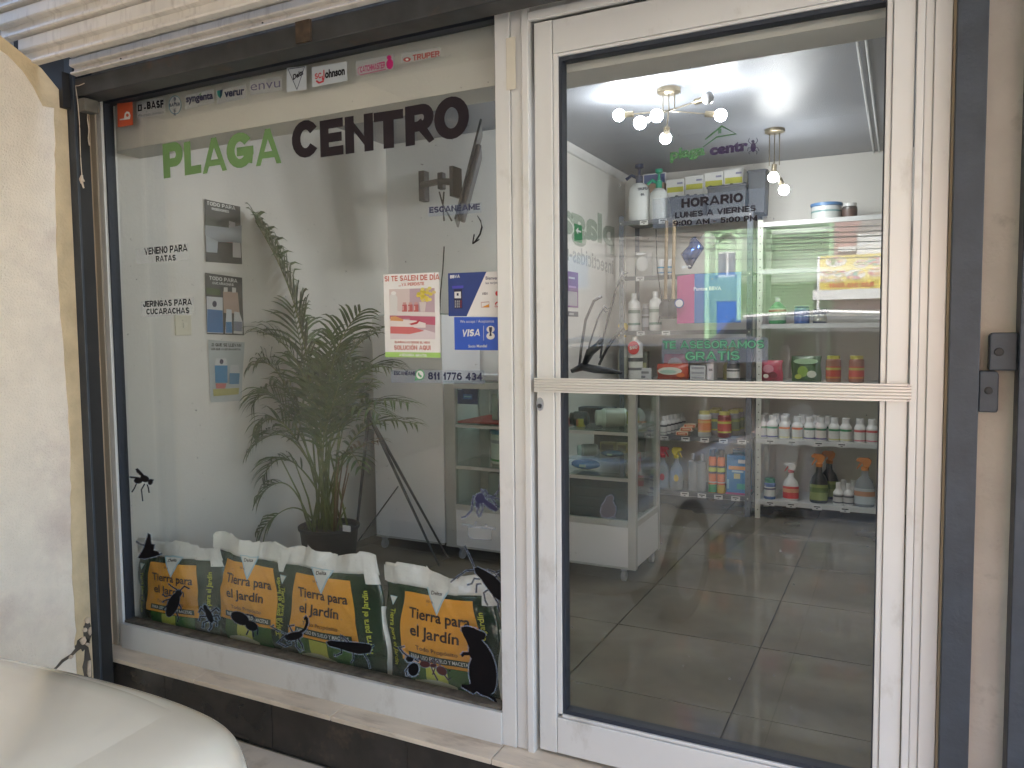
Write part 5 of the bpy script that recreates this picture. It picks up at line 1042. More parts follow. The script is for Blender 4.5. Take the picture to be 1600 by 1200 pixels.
def frond(tip, mid, Yt, Ym, n=22, ll=.17, m=None, t0=.42, base=None, wd=.0062):
    n = max(7, int(n * .8))
    B = PC + Vector((random.uniform(-.085, .085), random.uniform(-.085, .085), .24)) if base is None else base
    M1 = at(mid[0], mid[1], 1, Ym); T = at(tip[0], tip[1], 1, Yt)
    M1.x = max(M1.x, -3.0); T.x = max(T.x, -3.02)
    B1 = B + (M1 - B) * .45 + Vector((0, 0, .10 * (M1.z - B.z) + .03)) - Vector(((M1.x - B.x) * .22, 0, 0))
    # cubic through B, B1, M1', T
    C1 = B1 + (M1 - B) * .18; C2 = M1 * 1.15 - T * .15 + Vector((0, 0, .04))
    def bz(t): return B * (1 - t) ** 3 + C1 * 3 * t * (1 - t) ** 2 + C2 * 3 * t * t * (1 - t) + T * t ** 3
    N = 26; P_ = [bz(i / N) for i in range(N + 1)]
    b = MB(); b.tube(P_, [.0055 * (1 - .8 * i / N) + .0008 for i in range(N + 1)], 5, 0)
    lv = m or 1
    side0 = (P_[-1] - P_[0]).cross(Vector((0, 0, 1)))
    if side0.length < 1e-3: side0 = Vector((1, 0, 0))
    side0.normalize(); rr = random.uniform(-.6, .6)
    side0 = (side0 + Vector((0, 1, 0)) * rr).normalized()
    for k in range(n):
        t = t0 + (1 - t0) * (k + .5) / n; p = bz(t); tg = (bz(min(1, t + .02)) - bz(t - .02)).normalized()
        sd = (side0 - tg * side0.dot(tg)).normalized(); nm_ = tg.cross(sd).normalized()
        if nm_.z < 0: nm_ = -nm_
        u = (t - t0) / (1 - t0); Lf = ll * 1.25 * (.45 + .75 * math.sin(math.pi * (u * .85 + .12))) * random.uniform(.85, 1.12)
        for s in (-1, 1):
            d0 = (sd * s * random.uniform(.62, .8) + tg * random.uniform(.62, .85) + nm_ * random.uniform(.05, .3)).normalized()
            pts = [p]; d_ = d0.copy(); ns = 5
            for j in range(ns):
                d_ = (d_ + Vector((0, 0, -1)) * (.03 + .085 * j * random.uniform(.6, 1.3))).normalized(); q = pts[-1] + d_ * (Lf / ns)
                if q.x < -3.035: q.x = -3.035
                pts.append(q)
            ws = [.5, 1, 1, .8, .5, .05]; vs = []
            for j, q in enumerate(pts):
                dd = (pts[min(j + 1, ns)] - pts[max(j - 1, 0)]).normalized(); w_ = dd.cross(nm_)
                if w_.length < 1e-3: w_ = sd
                w_.normalize(); h = wd * ws[j]
                vs += [q - w_ * h + nm_ * h * .35, q, q + w_ * h + nm_ * h * .35]
            fs = []
            for j in range(ns): fs += [(3 * j, 3 * j + 1, 3 * j + 4, 3 * j + 3), (3 * j + 1, 3 * j + 2, 3 * j + 5, 3 * j + 4)]
            b.add(vs, fs, 1)
    return b.build('frond', [M_stem, M_dry if m == 'dry' else M_leaf], pl, smooth=True)
FR = [((384, 346), (470, 470), .85, .98, 46, .25), ((372, 520), (450, 530), .85, .95, 20, .17), ((345, 570), (425, 560), .8, .95, 22, .17), ((338, 628), (420, 600), .80, .9, 22, .17),
      ((362, 668), (430, 640), .82, .9, 20, .16), ((385, 705), (440, 660), .75, .9, 18, .16), ((366, 742), (425, 700), .85, .95, 16, .15), ((405, 590), (455, 560), 1.2, 1.1, 20, .17),
      ((430, 478), (475, 560), 1.1, 1.05, 22, .17), ((565, 486), (520, 540), 1.0, 1.0, 22, .16), ((588, 520), (530, 555), 1.1, 1.05, 22, .17), ((610, 575), (545, 570), 1.0, 1.0, 22, .17),
      ((640, 630), (560, 620), .95, 1.0, 20, .15), ((652, 664), (570, 650), 1.0, 1.0, 18, .14), ((595, 650), (550, 620), .8, .9, 18, .15), ((565, 735), (545, 690), .85, .95, 12, .10),
      ((490, 500), (495, 580), .85, .95, 22, .17), ((520, 520), (510, 600), 1.3, 1.2, 22, .17), ((455, 520), (478, 600), .75, .9, 22, .17), ((545, 560), (525, 620), 1.3, 1.2, 20, .16),
      ((410, 640), (455, 640), 1.2, 1.1, 18, .16), ((470, 600), (490, 650), .7, .85, 18, .15), ((530, 600), (515, 660), .75, .85, 18, .15), ((580, 600), (540, 640), 1.25, 1.15, 18, .15),
      ((400, 560), (440, 590), .7, .85, 20, .17), ((500, 560), (500, 640), 1.0, 1.0, 20, .16), ((440, 600), (470, 650), .95, .95, 18, .16), ((560, 540), (530, 600), .85, .9, 20, .16)]
for k, f in enumerate(FR):
    if k in (16, 18, 21, 24, 27): continue
    frond(f[0], f[1], f[2], f[3], f[4], f[5], wd=.0105 if k == 0 else .0076)
frond((398, 778), (440, 745), .8, .92, 9, .12, t0=.6); frond((380, 830), (450, 790), .8, .9, 6, .10, t0=.75); frond((590, 690), (560, 700), 1.0, 1.0, 8, .10, 'dry', t0=.6)
for k in range(16):  # bare cut stems
    B = PC + Vector((random.uniform(-.09, .09), random.uniform(-.09, .09), .24)); h = random.uniform(.15, .45)
    MB().tube([B, B + Vector((B.x - PC.x, B.y - PC.y, 0)) * .5 + Vector((0, 0, h * .5)), B + Vector((B.x - PC.x, B.y - PC.y, 0)) * 1.4 + Vector((0, 0, h))], [.006, .005, .003], 6).build('stem', M_stem if k % 3 else mat('brown_sheath', (.16, .10, .05), .7, var=.3), pl, smooth=True)

# ================================================================== bags of potting soil against the glass
M_bgr = mat('bag_green', (.008, .038, .016), .16, var=.25, scale=5, coat=.8, bump=.7, bscale=22)
M_bwh = mat('bag_white', (.74, .73, .68), .28, var=.05, scale=9, coat=.5, bump=.6, bscale=26)
M_bor = mat('bag_orange', (.80, .36, .045), .2, var=.05, coat=.8, bump=.6, bscale=22)
M_bye = mat('bag_yellow_print', (.60, .56, .05), .4); M_bbr = mat('bag_brown_print', (.10, .045, .02), .4)
M_btx = mat('bag_dark_print', (.045, .025, .02), .4); M_bbn = mat('bag_banner', (.01, .035, .016), .35); M_btw = mat('bag_white_print', (.72, .72, .66), .4)
M_bsk = mat('bag_blue_print', (.40, .56, .62), .35); M_bcr = mat('bag_cream_print', (.62, .60, .42), .4); M_brd = mat('bag_red_print', (.22, .045, .015), .4); M_blf = mat('bag_leaf_print', (.04, .12, .02), .4); M_byg = mat('bag_yellow_green', (.50, .50, .08), .4)
def soil_bag(label, TL, TR, BL, BR, Y, seed, pan, top_cut, sag=(0, 0)):
    """TL..BR: photo corners; pan: label corners (u0,u1,v0,v1); top_cut: list of heights of the white crimp"""
    rnd = random.Random(seed)
    a, b_, c, d = at(*TL, 1, Y), at(*TR, 1, Y), at(*BL, 1, Y), at(*BR, 1, Y)
    for q in (c, d): q.z = .004
    a.x = max(a.x, -3.03); c.x = max(c.x, -3.03)
    ph = [rnd.uniform(0, 6.3) for _ in range(8)]; fr = [rnd.uniform(5, 16) for _ in range(8)]
    def th(u, v):
        u_ = min(max(u, 0), 1); v_ = min(max(v, 0), 1)
        bulge = (math.sin(math.pi * u_) ** .45) * (1 - v_ ** 3.2) * (.45 + .55 * min(1, v_ * 6))
        wr = sum(math.sin(fr[i] * (u_ * math.cos(ph[i]) + v_ * math.sin(ph[i])) + ph[i]) for i in range(8)) / 8
        wr2 = math.sin(u_ * 31 + 4 * math.sin(v_ * 5 + ph[0])) * max(0, v_ - .55) * .9
        return .050 * bulge + .003 * (1 - abs(math.sin(u_ * 9 + v_ * 6 + ph[5]))) ** 3 + .012 * wr * (.4 + bulge) + .006 * wr2 * (math.sin(math.pi * u_) ** .5)
    def base(u, v):
        p = (c * (1 - u) + d * u) * (1 - v) + (a * (1 - u) + b_ * u) * v
        w_ = .018 * math.sin(math.pi * v) * (1 if u > .5 else -1) * abs(2 * u - 1) + .006 * math.sin(v * 13 + ph[1]) * abs(2 * u - 1) * (1 if u > .5 else -1)
        if v > .8: # wavy crimp
            p = p + Vector((0, .012 * math.sin(u * fr[0] + ph[2]) * (v - .8) * 5, (.014 * math.sin(u * fr[1] * .8 + ph[3]) + .010 * (round(u * 3.4 + ph[4] / 3) % 2)) * (v - .8) * 5))
        return p + Vector((w_, 0, 0))
    def fm(u, v, lift=0.0):
        q = base(u, v); return Vector((max(q.x, -3.045), q.y - th(u, v) - lift, q.z))
    t = thing('soil_bag', label, 'soil bag', (c + d) / 2, 'bags of potting soil along the window')
    def grid(u0, u1, v0, v1, nu, nv, lift, name, m, par=t, back=False, f=None):
        b = MB(); vs = []
        for j in range(nv + 1):
            for i in range(nu + 1):
                u, v = u0 + (u1 - u0) * i / nu, v0 + (v1 - v0) * j / nv
                if f: u, v = f(u, v)
                vs.append(fm(u, v, lift))
        fs = [(j * (nu + 1) + i, j * (nu + 1) + i + 1, (j + 1) * (nu + 1) + i + 1, (j + 1) * (nu + 1) + i) for j in range(nv) for i in range(nu)]
        if back:
            k = len(vs)
            for j in range(nv + 1):
                for i in range(nu + 1):
                    u, v = u0 + (u1 - u0) * i / nu, v0 + (v1 - v0) * j / nv
                    q = base(u, v); vs.append(Vector((max(q.x, -3.045), q.y + .9 * th(u, v) + .003, q.z)))
            fs += [tuple(k + x for x in f_[::-1]) for f_ in list(fs)]
            w_ = nu + 1
            for j in range(nv):
                fs += [(j * w_, (j + 1) * w_, k + (j + 1) * w_, k + j * w_), (j * w_ + nu, k + j * w_ + nu, k + (j + 1) * w_ + nu, (j + 1) * w_ + nu)]
            for i in range(nu): fs += [(i, k + i, k + i + 1, i + 1), (nv * w_ + i, nv * w_ + i + 1, k + nv * w_ + i + 1, k + nv * w_ + i)]
        b.add(vs, fs); return b.build(name, m, par, smooth=True)
    body = grid(0, 1, 0, .86, 60, 48, 0, 'body', M_bgr, back=True)
    cr_ = grid(-.01, 1.01, .8605, 1.0, 44, 6, .0003, 'crimp', M_bwh, back=True)
    # folded flaps of the crimp
    for (u0, u1, v0, v1) in ((-.015, .10, .87, .985), (.30 + .1 * rnd.random(), .62, .885, 1.02), (.90, 1.015, .80, .99)):
        grid(u0, u1, v0, v1, 8, 5, .007, 'flap', M_bwh, cr_)
    # side gusset seam
    grid(.985, 1.012, .05, .62, 2, 14, .001, 'seam', M_bwh)
    u0, u1, v0, v1 = pan
    def shp(u, v):
        uu = (u - u0) / (u1 - u0); vv = (v - v0) / (v1 - v0)
        k = .10 * math.sin(min(1, (1 - vv) * 1.6) * math.pi / 2) ** 2
        return (u0 + (u1 - u0) * (uu * (1 + 1.2 * k) - .6 * k), v)
    lb = grid(u0, u1, v0, v1, 40, 34, .0018, 'label', M_bor, f=shp)
    U = lambda s: u0 + (u1 - u0) * s
    V_ = lambda s: v0 + (v1 - v0) * s
    def txt(body_, ua, ub, vb, vh, m, heavy=0, off=.0, lift=.0036, name='lettering', tilt=0):
        letter(body_, None, None, 1, m, lb, heavy=heavy, off=off, name=name, fmap=lambda x, y: fm(U(ua + (ub - ua) * x), V_(vb + y * vh * 1.12 + tilt * x), lift))
    txt('Tierra para', .08, .95, .64, .135, M_btx, off=.022)
    txt('el Jardín', .10, .80, .39, .135, M_btx, off=.022)
    txt('Todo Propósito', .18, .78, .20, .055, M_btx, off=.008)
    ban = grid(U(.06), U(.98), V_(.05), V_(.15), 14, 3, .0036, 'banner', M_bbn, lb)
    txt('PARA USO EN SUELO Y MACETAS', .10, .94, .075, .05, M_btw, off=.02, lift=.0052)
    txt('50 dm3', .34, .50, .90, .03, M_btx, off=.01)
    # garden picture below the label
    grid(U(.06), U(.97), .03, v0 - .005, 12, 8, .0010, 'picture', M_blf)
    grid(U(.30), U(.60), .08, v0 - .01, 8, 6, .0016, 'picture', M_byg)
    grid(U(.12), U(.72), .035, .14, 12, 5, .0024, 'picture', M_bcr, f=lambda u, v: (u, v + .03 * math.sin((u - U(.12)) / (U(.72) - U(.12)) * math.pi) - .02))
    grid(U(.10), U(.70), .02, .055, 16, 4, .0032, 'picture', M_brd, f=lambda u, v: (u, v + .012 * math.sin(u * 70)))
    grid(U(.62), U(.95), .04, v0 - .02, 8, 6, .0022, 'picture', M_blf)
    # triangle emblem
    def tri(cu, cv, su, sv, m1, m2, lift):
        for k, (m_, s_) in enumerate(((m1, 1.12), (m2, .90))):
            b = MB(); n = 8; vs = []; fs = []
            for j in range(n + 1):
                for i in range(n + 1):
                    w_ = 1 - j / n; vs.append(fm(cu + su * s_ * (i / n - .5) * 2 * w_, cv + sv * s_ * (.33 - j / n) , lift + .0008 * k))
            fs = [(j * (n + 1) + i, (j + 1) * (n + 1) + i, (j + 1) * (n + 1) + i + 1, j * (n + 1) + i + 1) for j in range(n) for i in range(n)]
            b.add(vs, fs); b.build('emblem', m_, lb)
    tri(U(.5), v1 + .005, .105, .20, M_bsk, M_btw, .003)
    letter('Delta', None, None, 1, M_btx, lb, heavy=0, off=.02, fmap=lambda x, y: fm(U(.5) - .055 + .11 * x, v1 + .015 + .03 * y + .015 * x, .0048))
    tri(.085, .74, .035, .07, M_bsk, M_btw, .002)
    # lettering up both sides
    letter('Tierra para el Jardín', None, None, 1, M_bye, body, heavy=0, off=.01, name='side_lettering', fmap=lambda x, y: fm(.89 - .045 * y, .22 + .52 * x, .0016))
    letter('Tierra para el Jardín', None, None, 1, M_bye, body, heavy=0, off=.01, name='side_lettering', fmap=lambda x, y: fm(.07 + .045 * y, .66 - .46 * x, .0016))
    return t
soil_bag('leftmost green soil bag, with the fly and cockroach stickers before it', (207, 845), (346, 853), (215, 965), (352, 1005), .105, 1, (.20, .74, .26, .80), None)
soil_bag('second green soil bag from the left, leaning toward the first with a raised corner', (336, 834), (452, 858), (338, 990), (462, 1020), .125, 2, (.22, .82, .28, .81), None)
soil_bag('third green soil bag, widest and shiniest, with the scorpion sticker at its foot', (441, 856), (584, 873), (436, 1010), (612, 1060), .115, 5, (.22, .76, .28, .81), None)
soil_bag('rightmost green soil bag, standing apart with the black rat sticker over it', (604, 884), (772, 905), (620, 1060), (784, 1100), .115, 4, (.20, .82, .27, .82), None)
# ================================================================== stickers and lettering on the glass (outer face, y = 0)
GY = -.0008
NF = Vector((0, -1, 0))
V_blk = mat('black_vinyl', (.004, .003, .004), .5, spec=.2); V_grn = mat('green_vinyl', (.13, .25, .085), .45); V_plum = mat('plum_vinyl', (.014, .009, .013), .5, spec=.25)
V_wht = mat('white_vinyl', (.70, .70, .68), .4); V_clear = film('clear_film', (.50, .54, .58), .24); V_clearb = film('bluish_film', (.24, .30, .40), .32)
V_halo = film('cut_edge_film', (.34, .40, .50), .45); V_nvy = mat('navy_print', (.012, .012, .05), .4); V_red = mat('red_print2', (.50, .03, .04), .4); V_pnk = mat('pink_print', (.45, .01, .13), .4)
def gp(x, y, lift=0.0): return at(x, y, 1, GY - lift)
def poly(name, m, pts, par=None, lift=0.0, ax=1, val=None, n=None):
    """flat print shape from an outline in photo pixels"""
    if ax == 1: P_ = [gp(x, y, lift) for x, y in pts]
    else: P_ = [at(x, y, 0, val) + Vector((lift, 0, 0)) for x, y in pts]
    b = MB(); b.add(P_, [tuple(range(len(P_)))]); return b.build(name, m, par)
def ell(cx, cy, rx, ry, rot=0, n=20):
    c_, s_ = math.cos(rad(rot)), math.sin(rad(rot))
    return [(cx + rx * math.cos(t) * c_ - ry * math.sin(t) * s_, cy + rx * math.cos(t) * s_ + ry * math.sin(t) * c_) for t in [2 * math.pi * i / n for i in range(n)]]
def T(body, x0, y0, x1, y1, H, m, par, heavy=.2, off=.02, lift=.0006, name='lettering', slant=0):
    A, B = gp(x0, y0), gp(x1, y1); top = gp(x0, y0 - H); return letter(body, A, B, (top - A).length, m, par, name, heavy, off, NF, lift=lift, slant=slant)
def st(name, label, cat, x, y, group=None): return thing(name, label, cat, gp(x, y), group)
# --- supplier logos along the top
g_ = 'supplier logo stickers along the top of the window'
t = st('logo_sticker', 'orange-red square sticker with a white shape, first in the top row', 'sticker', 195, 199, g_)
poly('sheet', mat('orange_vinyl', (.55, .10, .04), .45), [(183, 162), (207, 159), (208, 195), (184, 199)], t)
poly('shape', V_wht, [(194, 182), (195, 177), (198, 174), (202, 175), (204, 180), (203, 186), (187, 188), (187, 186), (194, 185)], t, .0005); poly('shape', MATS['orange_vinyl'], ell(199, 180, 2.2, 2.6), t, .001)
t = st('logo_sticker', 'clear sticker with black square mark and BASF lettering', 'sticker', 235, 185, g_)
poly('sheet', V_clear, [(214, 160), (257, 153), (258, 178), (215, 185)], t)
b = MB()
for q in (((215.5, 164), (221.5, 163), (221.5, 165), (215.5, 166)), ((215.5, 172), (221.5, 171), (221.5, 173), (215.5, 174)), ((215.5, 166), (217.2, 165.7), (217.2, 172), (215.5, 172.2)), ((219.8, 165.3), (221.5, 165), (221.5, 171), (219.8, 171.3))): b.add([gp(x, y, .0006) for x, y in q], [(0, 1, 2, 3)])
b.build('mark', V_blk, t); poly('mark', V_blk, [(225, 168), (228, 167.5), (228, 170), (225, 170.5)], t, .0006)
T('BASF', 230, 171, 256, 168, 12, V_blk, t, .26); T('We create chemistry', 216, 183, 256, 177, 4.2, mat('grey_print', (.12, .12, .13), .5), t, 0, .0)
t = st('logo_sticker', 'round sticker with crossed BAYER lettering', 'sticker', 273, 179, g_)
poly('sheet', V_clear, ell(273.5, 164, 10.2, 15), t)
ring = MB(); o_ = ell(273.5, 164, 10, 14.8, 0, 28); i_ = ell(273.5, 164, 9.1, 13.7, 0, 28)
for k in range(28): j = (k + 1) % 28; ring.add([gp(*o_[k], .0005), gp(*o_[j], .0005), gp(*i_[j], .0005), gp(*i_[k], .0005)], [(0, 1, 2, 3)])
ring.build('ring', mat('teal_print', (.06, .20, .26), .5), t); T('BAYER', 265, 167, 282, 165, 5, V_nvy, t, 0, .02)
for k, c in enumerate('BAYER'): 
    if c != 'Y': T(c, 271.8, 157.5 + 6 * k - .3, 275.4, 157 + 6 * k - .3, 5, V_nvy, t, 0, .02)
def lg(label, txt_, x0, y0, x1, y1, H, m, box, heavy=0, off=.03, extra=None):
    t = st('logo_sticker', label, 'sticker', (x0 + x1) / 2, y0 + 6, g_); poly('sheet', V_clear, box, t); T(txt_, x0, y0, x1, y1, H, m, t, heavy, off)
    if extra: extra(t)
    return t
lg('clear sticker with dark blue syngenta lettering', 'syngenta', 291, 160, 333, 154, 11, V_nvy, [(289, 149), (334, 139), (335, 161), (290, 171)], extra=lambda t: poly('leaf', V_grn, [(311, 148), (315, 144), (313, 150)], t, .0005))
lg('pale sticker with a shield and verur lettering', 'verur', 351, 152, 382, 147, 12, V_nvy, [(338, 142), (384, 132), (385, 153), (339, 163)], extra=lambda t: (poly('shield', mat('teal_shield', (.03, .22, .18), .4), [(339, 142), (348, 140), (347, 149), (344, 154), (340, 149)], t, .0005), poly('shield', V_nvy, [(344, 141), (348, 140), (346, 150), (344, 154)], t, .0009)))
lg('pale sticker with thin grey envu lettering', 'envu', 392, 142, 438, 136, 15, mat('grey_purple_print', (.14, .12, .2), .4), [(390, 126), (440, 119), (441, 141), (391, 149)], off=-.005)
def dlt(t):
    b = MB(); A_, B_, C_ = (450, 108), (476, 104), (464, 140)
    for p, q in ((A_, B_), (B_, C_), (C_, A_)):
        a1, b1 = gp(*p, .0006), gp(*q, .0006); b.tube([a1, b1], .0012, 4)
    b.build('triangle', V_nvy, t)
t = st('logo_sticker', 'white sticker with a pointed-down triangle around Delta lettering', 'sticker', 463, 140, g_); poly('sheet', mat('pale_sheet', (.48, .52, .54), .5), [(448, 106), (479, 103), (479, 140), (448, 144)], t); dlt(t); T('Delta', 458, 125, 474, 116, 8, V_blk, t, 0, .04)
t = st('logo_sticker', 'pale sticker with red and black scJohnson lettering', 'sticker', 514, 131, g_); poly('sheet', MATS['pale_sheet'], [(487, 105), (542, 96), (543, 126), (488, 136)], t)
T('SC', 492, 124, 503, 122, 9, V_red, t, .2); T('J', 503, 127, 507.5, 126, 17, V_red, t, .25); T('ohnson', 508, 122, 539, 116, 12, V_blk, t, 0, .045)
poly('swoosh', V_red, [(493, 127), (498, 131), (506, 128), (506, 125), (499, 128), (495, 125)], t, .0006)
t = st('logo_sticker', 'white sticker with crimson CATCHMASTER lettering and a rounded crimson emblem', 'sticker', 586, 118, g_); poly('sheet', V_clear, [(556, 96), (616, 84), (616, 107), (557, 119)], t)
T('CATCHMASTER', 563, 114, 602, 106, 10, V_pnk, t, .2); poly('emblem', V_pnk, ell(609, 100, 5.5, 8, 5), t, .0006); poly('emblem', V_pnk, ell(608, 90, 3.6, 3.6), t, .0008)
b = MB(); b.tube([gp(603, 108, .0006), gp(563, 117, .0006), gp(559.5, 113, .0006), gp(559.5, 108, .0006), gp(562, 104, .0006)], .0011, 4); b.build('outline', V_pnk, t)
t = st('logo_sticker', 'pale sticker with dull red TRUPER lettering, last in the top row', 'sticker', 660, 99, g_); poly('sheet', V_clear, [(627, 83), (689, 73), (690, 88), (628, 99)], t)
T('TRUPER', 645, 95, 687, 88, 9, mat('dull_red_print', (.36, .06, .05), .5), t, .2); poly('emblem', MATS['dull_red_print'], ell(636, 93, 6, 3.4, -5), t, .0006); poly('emblem', V_wht, ell(636, 93, 2.4, 1.6), t, .001)
# --- shop name
t = st('window_lettering', 'large green and dark PLAGA CENTRO lettering across the window', 'lettering', 495, 270)
def big(word, boxes, m):
    for ch, (x0, yb0, x1, yb1, H) in zip(word, boxes): T(ch, x0, yb0, x1, yb1, H, m, t, .25, name='letter')
big('PLAGA', [(256, 279, 287, 274.5, 54), (289, 274.5, 315, 270, 52), (317, 272, 355, 266, 54), (355, 265, 397, 260, 55), (400, 260, 440, 254.5, 56)], V_grn)
big('CENTRO', [(457, 249, 500, 243.5, 58), (501, 246, 537, 241, 57), (540, 241, 584, 235, 58), (585, 234.5, 631, 229, 58), (634, 229, 679, 222, 62), (679, 221, 733.5, 214, 66)], V_plum)
# --- small notices
def note(label, lines, box=None, m=V_blk, cat='lettering', film_=V_clear):
    x, y = lines[-1][1], lines[-1][2]; t = st('notice', label, cat, x, y)
    if box: poly('sheet', film_, box, t)
    for (s_, x0, y0, x1, y1, H) in lines: T(s_, x0, y0, x1, y1, H, m, t, .21)
    return t
note('dark lettering VENENO PARA RATAS beside the rat poison poster', [('VENENO PARA', 226, 398.5, 293, 392.5, 11), ('RATAS', 244, 409, 275, 407, 9)], [(212, 389, ), (294, 380), (295, 406), (213, 413)])
note('dark lettering JERINGAS PARA CUCARACHAS above the light switch', [('JERINGAS PARA', 224, 480, 300, 476.5, 9.6), ('CUCARACHAS', 229, 491.5, 296, 489.5, 9)], [(220, 472), (303, 464), (303, 491), (221, 496)])
t = note('dark lettering ESCANÉAME with an arrow curving down', [('ESCANÉAME', 671, 333, 750, 327.5, 9.3)], [(669, 323), (752, 316), (752, 332), (669, 339)], m=V_nvy, film_=V_clearb)
ar = MB(); ar.tube([gp(*q, .0006) for q in ((746, 337), (751, 345), (753, 355), (750, 366), (744, 375), (739, 381))], [.0015, .0025, .003, .003, .0028, .002], 5); ar.tube([gp(741, 366, .0006), gp(738.5, 381, .0006)], .0024, 5); ar.tube([gp(738.5, 381, .0006), gp(749, 374, .0006)], .0022, 5); ar.build('arrow', V_blk, t)
t = note('dark phone number 811 1776 434 beside a green round telephone mark', [('811 1776 434', 669, 593, 754, 594.5, 11.5)], [(611, 578), (757, 579), (757, 600), (611, 598)], m=V_nvy, film_=V_clearb)
poly('mark', mat('green_print', (.10, .34, .16), .4), ell(656, 585.5, 7.5, 8.5), t, .0006); poly('mark', MATS['green_print'], [(649, 588), (654, 593), (648, 595)], t, .0007); poly('mark', V_wht, ell(656, 585.5, 5.6, 6.4), t, .001); poly('mark', MATS['green_print'], [(653, 582), (655, 582), (656, 585), (659, 587), (659, 589), (657, 590), (653, 586)], t, .0014)
T('ESCANÉAME', 616, 586, 650, 586.5, 6, V_nvy, t, .21, lift=.0016)
# --- poster SI TE SALEN DE DIA
t = st('poster', 'white poster SI TE SALEN DE DÍA with a pink kitchen picture on the glass', 'poster', 645, 558)
M_pw_ = mat('poster_paper', (.74, .72, .70), .45); M_pt = mat('poster_rose_print', (.50, .13, .10), .5)
poly('sheet', M_pw_, [(599, 429), (686, 425), (688.5, 559), (602, 558)], t)
T('SI TE SALEN DE DÍA', 601, 440, 687, 437, 8.5, M_pt, t, .2); T('...YA PERDISTE', 623, 447.5, 663, 445.5, 5, M_pt, t, .2)
ph_ = poly('photo', mat('photo_lilac', (.46, .34, .38), .5), [(608, 452), (679, 450), (680, 530), (610, 530)], t, .0005)
def pc_(c, pts, l=.0009, par=None): return poly('print', pm(c, .5), pts, ph_ if par is None else par, l)
pc_((.60, .50, .48), [(608, 452), (640, 451), (640, 487), (609, 487)]); pc_((.66, .60, .58), [(609, 486), (680, 488), (680, 494), (609, 493)], .0011); pc_((.45, .10, .16), [(640, 494), (680, 495), (680, 508), (640, 505)], .0011); pc_((.42, .12, .18), [(609, 493), (641, 493), (641, 498), (609, 499)], .0011)
pc_((.70, .62, .60), [(609, 498), (650, 501), (665, 505), (665, 512), (609, 512)], .0013); pc_((.56, .14, .14), [(610, 510), (645, 511), (663, 517), (640, 522), (610, 521)], .0015); pc_((.64, .56, .58), [(610, 521), (640, 522), (664, 515), (680, 520), (680, 530), (610, 530)], .0013)
pc_((.62, .60, .58), [(609, 462), (612, 458), (617, 458), (621, 465), (621, 492), (609, 493)], .0016); pc_((.72, .70, .68), ell(615, 458, 4, 3), .0018); pc_((.60, .30, .12), [(610, 495), (618, 494), (630, 499), (630, 502), (610, 501)], .0017)
for k, cx_ in enumerate((632, 641, 650)): pc_((.46, .12, .12), [(cx_ - 3.4, 476), (cx_ + 3.6, 475.6), (cx_ + 4, 487), (cx_ - 3.8, 487)], .0016); pc_((.55, .30, .28), [(cx_ - 2.4, 472.5), (cx_ + 2.6, 472.3), (cx_ + 2.8, 475.4), (cx_ - 2.6, 475.6)], .0017); pc_((.62, .40, .38), [(cx_ - 3, 478), (cx_ - 1.4, 478), (cx_ - 1.4, 485), (cx_ - 3.2, 485)], .0019)
random.seed(6)
for k in range(22): pc_(random.choice([(.66, .52, .08), (.70, .60, .16), (.55, .44, .05), (.62, .50, .20)]), ell(random.gauss(664, 7), random.gauss(462, 6), 3.2, 2.6, n=8), .0016 + k * .00004)
pc_((.60, .52, .50), [(655, 472), (666, 472), (664, 487), (657, 487)], .0018); pc_((.45, .05, .06), [(639, 506), (650, 503), (655, 499), (656, 501), (652, 506), (643, 508)], .0020)
T('ELIMÍNALAS DESDE EL NIDO', 617, 536, 672, 537, 3.2, M_pt, t, .2); T('SOLUCIÓN AQUI', 616, 546.5, 673, 547, 7, M_pt, t, .2)
poly('green_strip', mat('lime_print', (.34, .56, .14), .5), [(602, 550), (688.2, 551), (688.5, 559), (602, 558)], t, .0005); T('ASESORÍA GRATIS', 624, 556.5, 667, 557.5, 4.2, V_wht, t, .2, lift=.0012)
# --- bank sticker
t = st('bank_sticker', 'blue and white BBVA card payment sticker cut by the mullion', 'sticker', 744, 494)
M_nb = mat('bank_navy', (.02, .045, .20), .35, var=.15, scale=6); M_rb = mat('royal_blue', (.025, .09, .48), .35)
poly('sheet', M_pw_, [(700, 427), (789, 423.5), (789, 494.5), (701, 494)], t)
poly('blue_field', M_nb, [(700, 427), (760, 424.6), (729, 494.3), (701, 494)], t, .0005)
T('BBVA', 703.5, 435, 718.5, 434, 5, V_wht, t, .22); T('Bienvenidas', 759, 437, 788.5, 436.5, 5, mat('grey_text', (.10, .11, .18), .5), t, 0, .02); T('las tarjetas', 759, 444, 782, 443, 3.6, MATS['grey_text'], t, 0, .01)
tm = poly('terminal', V_nvy, [(709, 452), (722, 451.6), (722.5, 482), (710, 482)], t, .0008); poly('screen', V_wht, [(710, 456), (720, 455.6), (720.3, 466), (710.2, 466)], tm, .0012); poly('screen', V_nvy, [(713.6, 458), (716.6, 458), (716.6, 462), (713.6, 462)], tm, .0015)
poly('slot', mat('violet_print', (.06, .06, .45), .4), [(706, 447), (724, 446), (724, 450), (707, 451)], t, .0008)
for r_ in range(4):
    for c_ in range(4): poly('key', V_wht if c_ < 3 else V_red, ell(711.5 + 2.9 * c_, 470.5 + 3 * r_, .9, .8, n=6), tm, .0012)
T('VISA', 753, 461, 762, 460.5, 4, V_nvy, t, .2, slant=.2)
poly('card_mark', mat('orange_print', (.66, .28, .03), .4), ell(781.5, 458.5, 3.6, 4), t, .0006); poly('card_mark', mat('red_disc', (.60, .03, .03), .4), ell(777.5, 458.5, 3.6, 4), t, .0008)
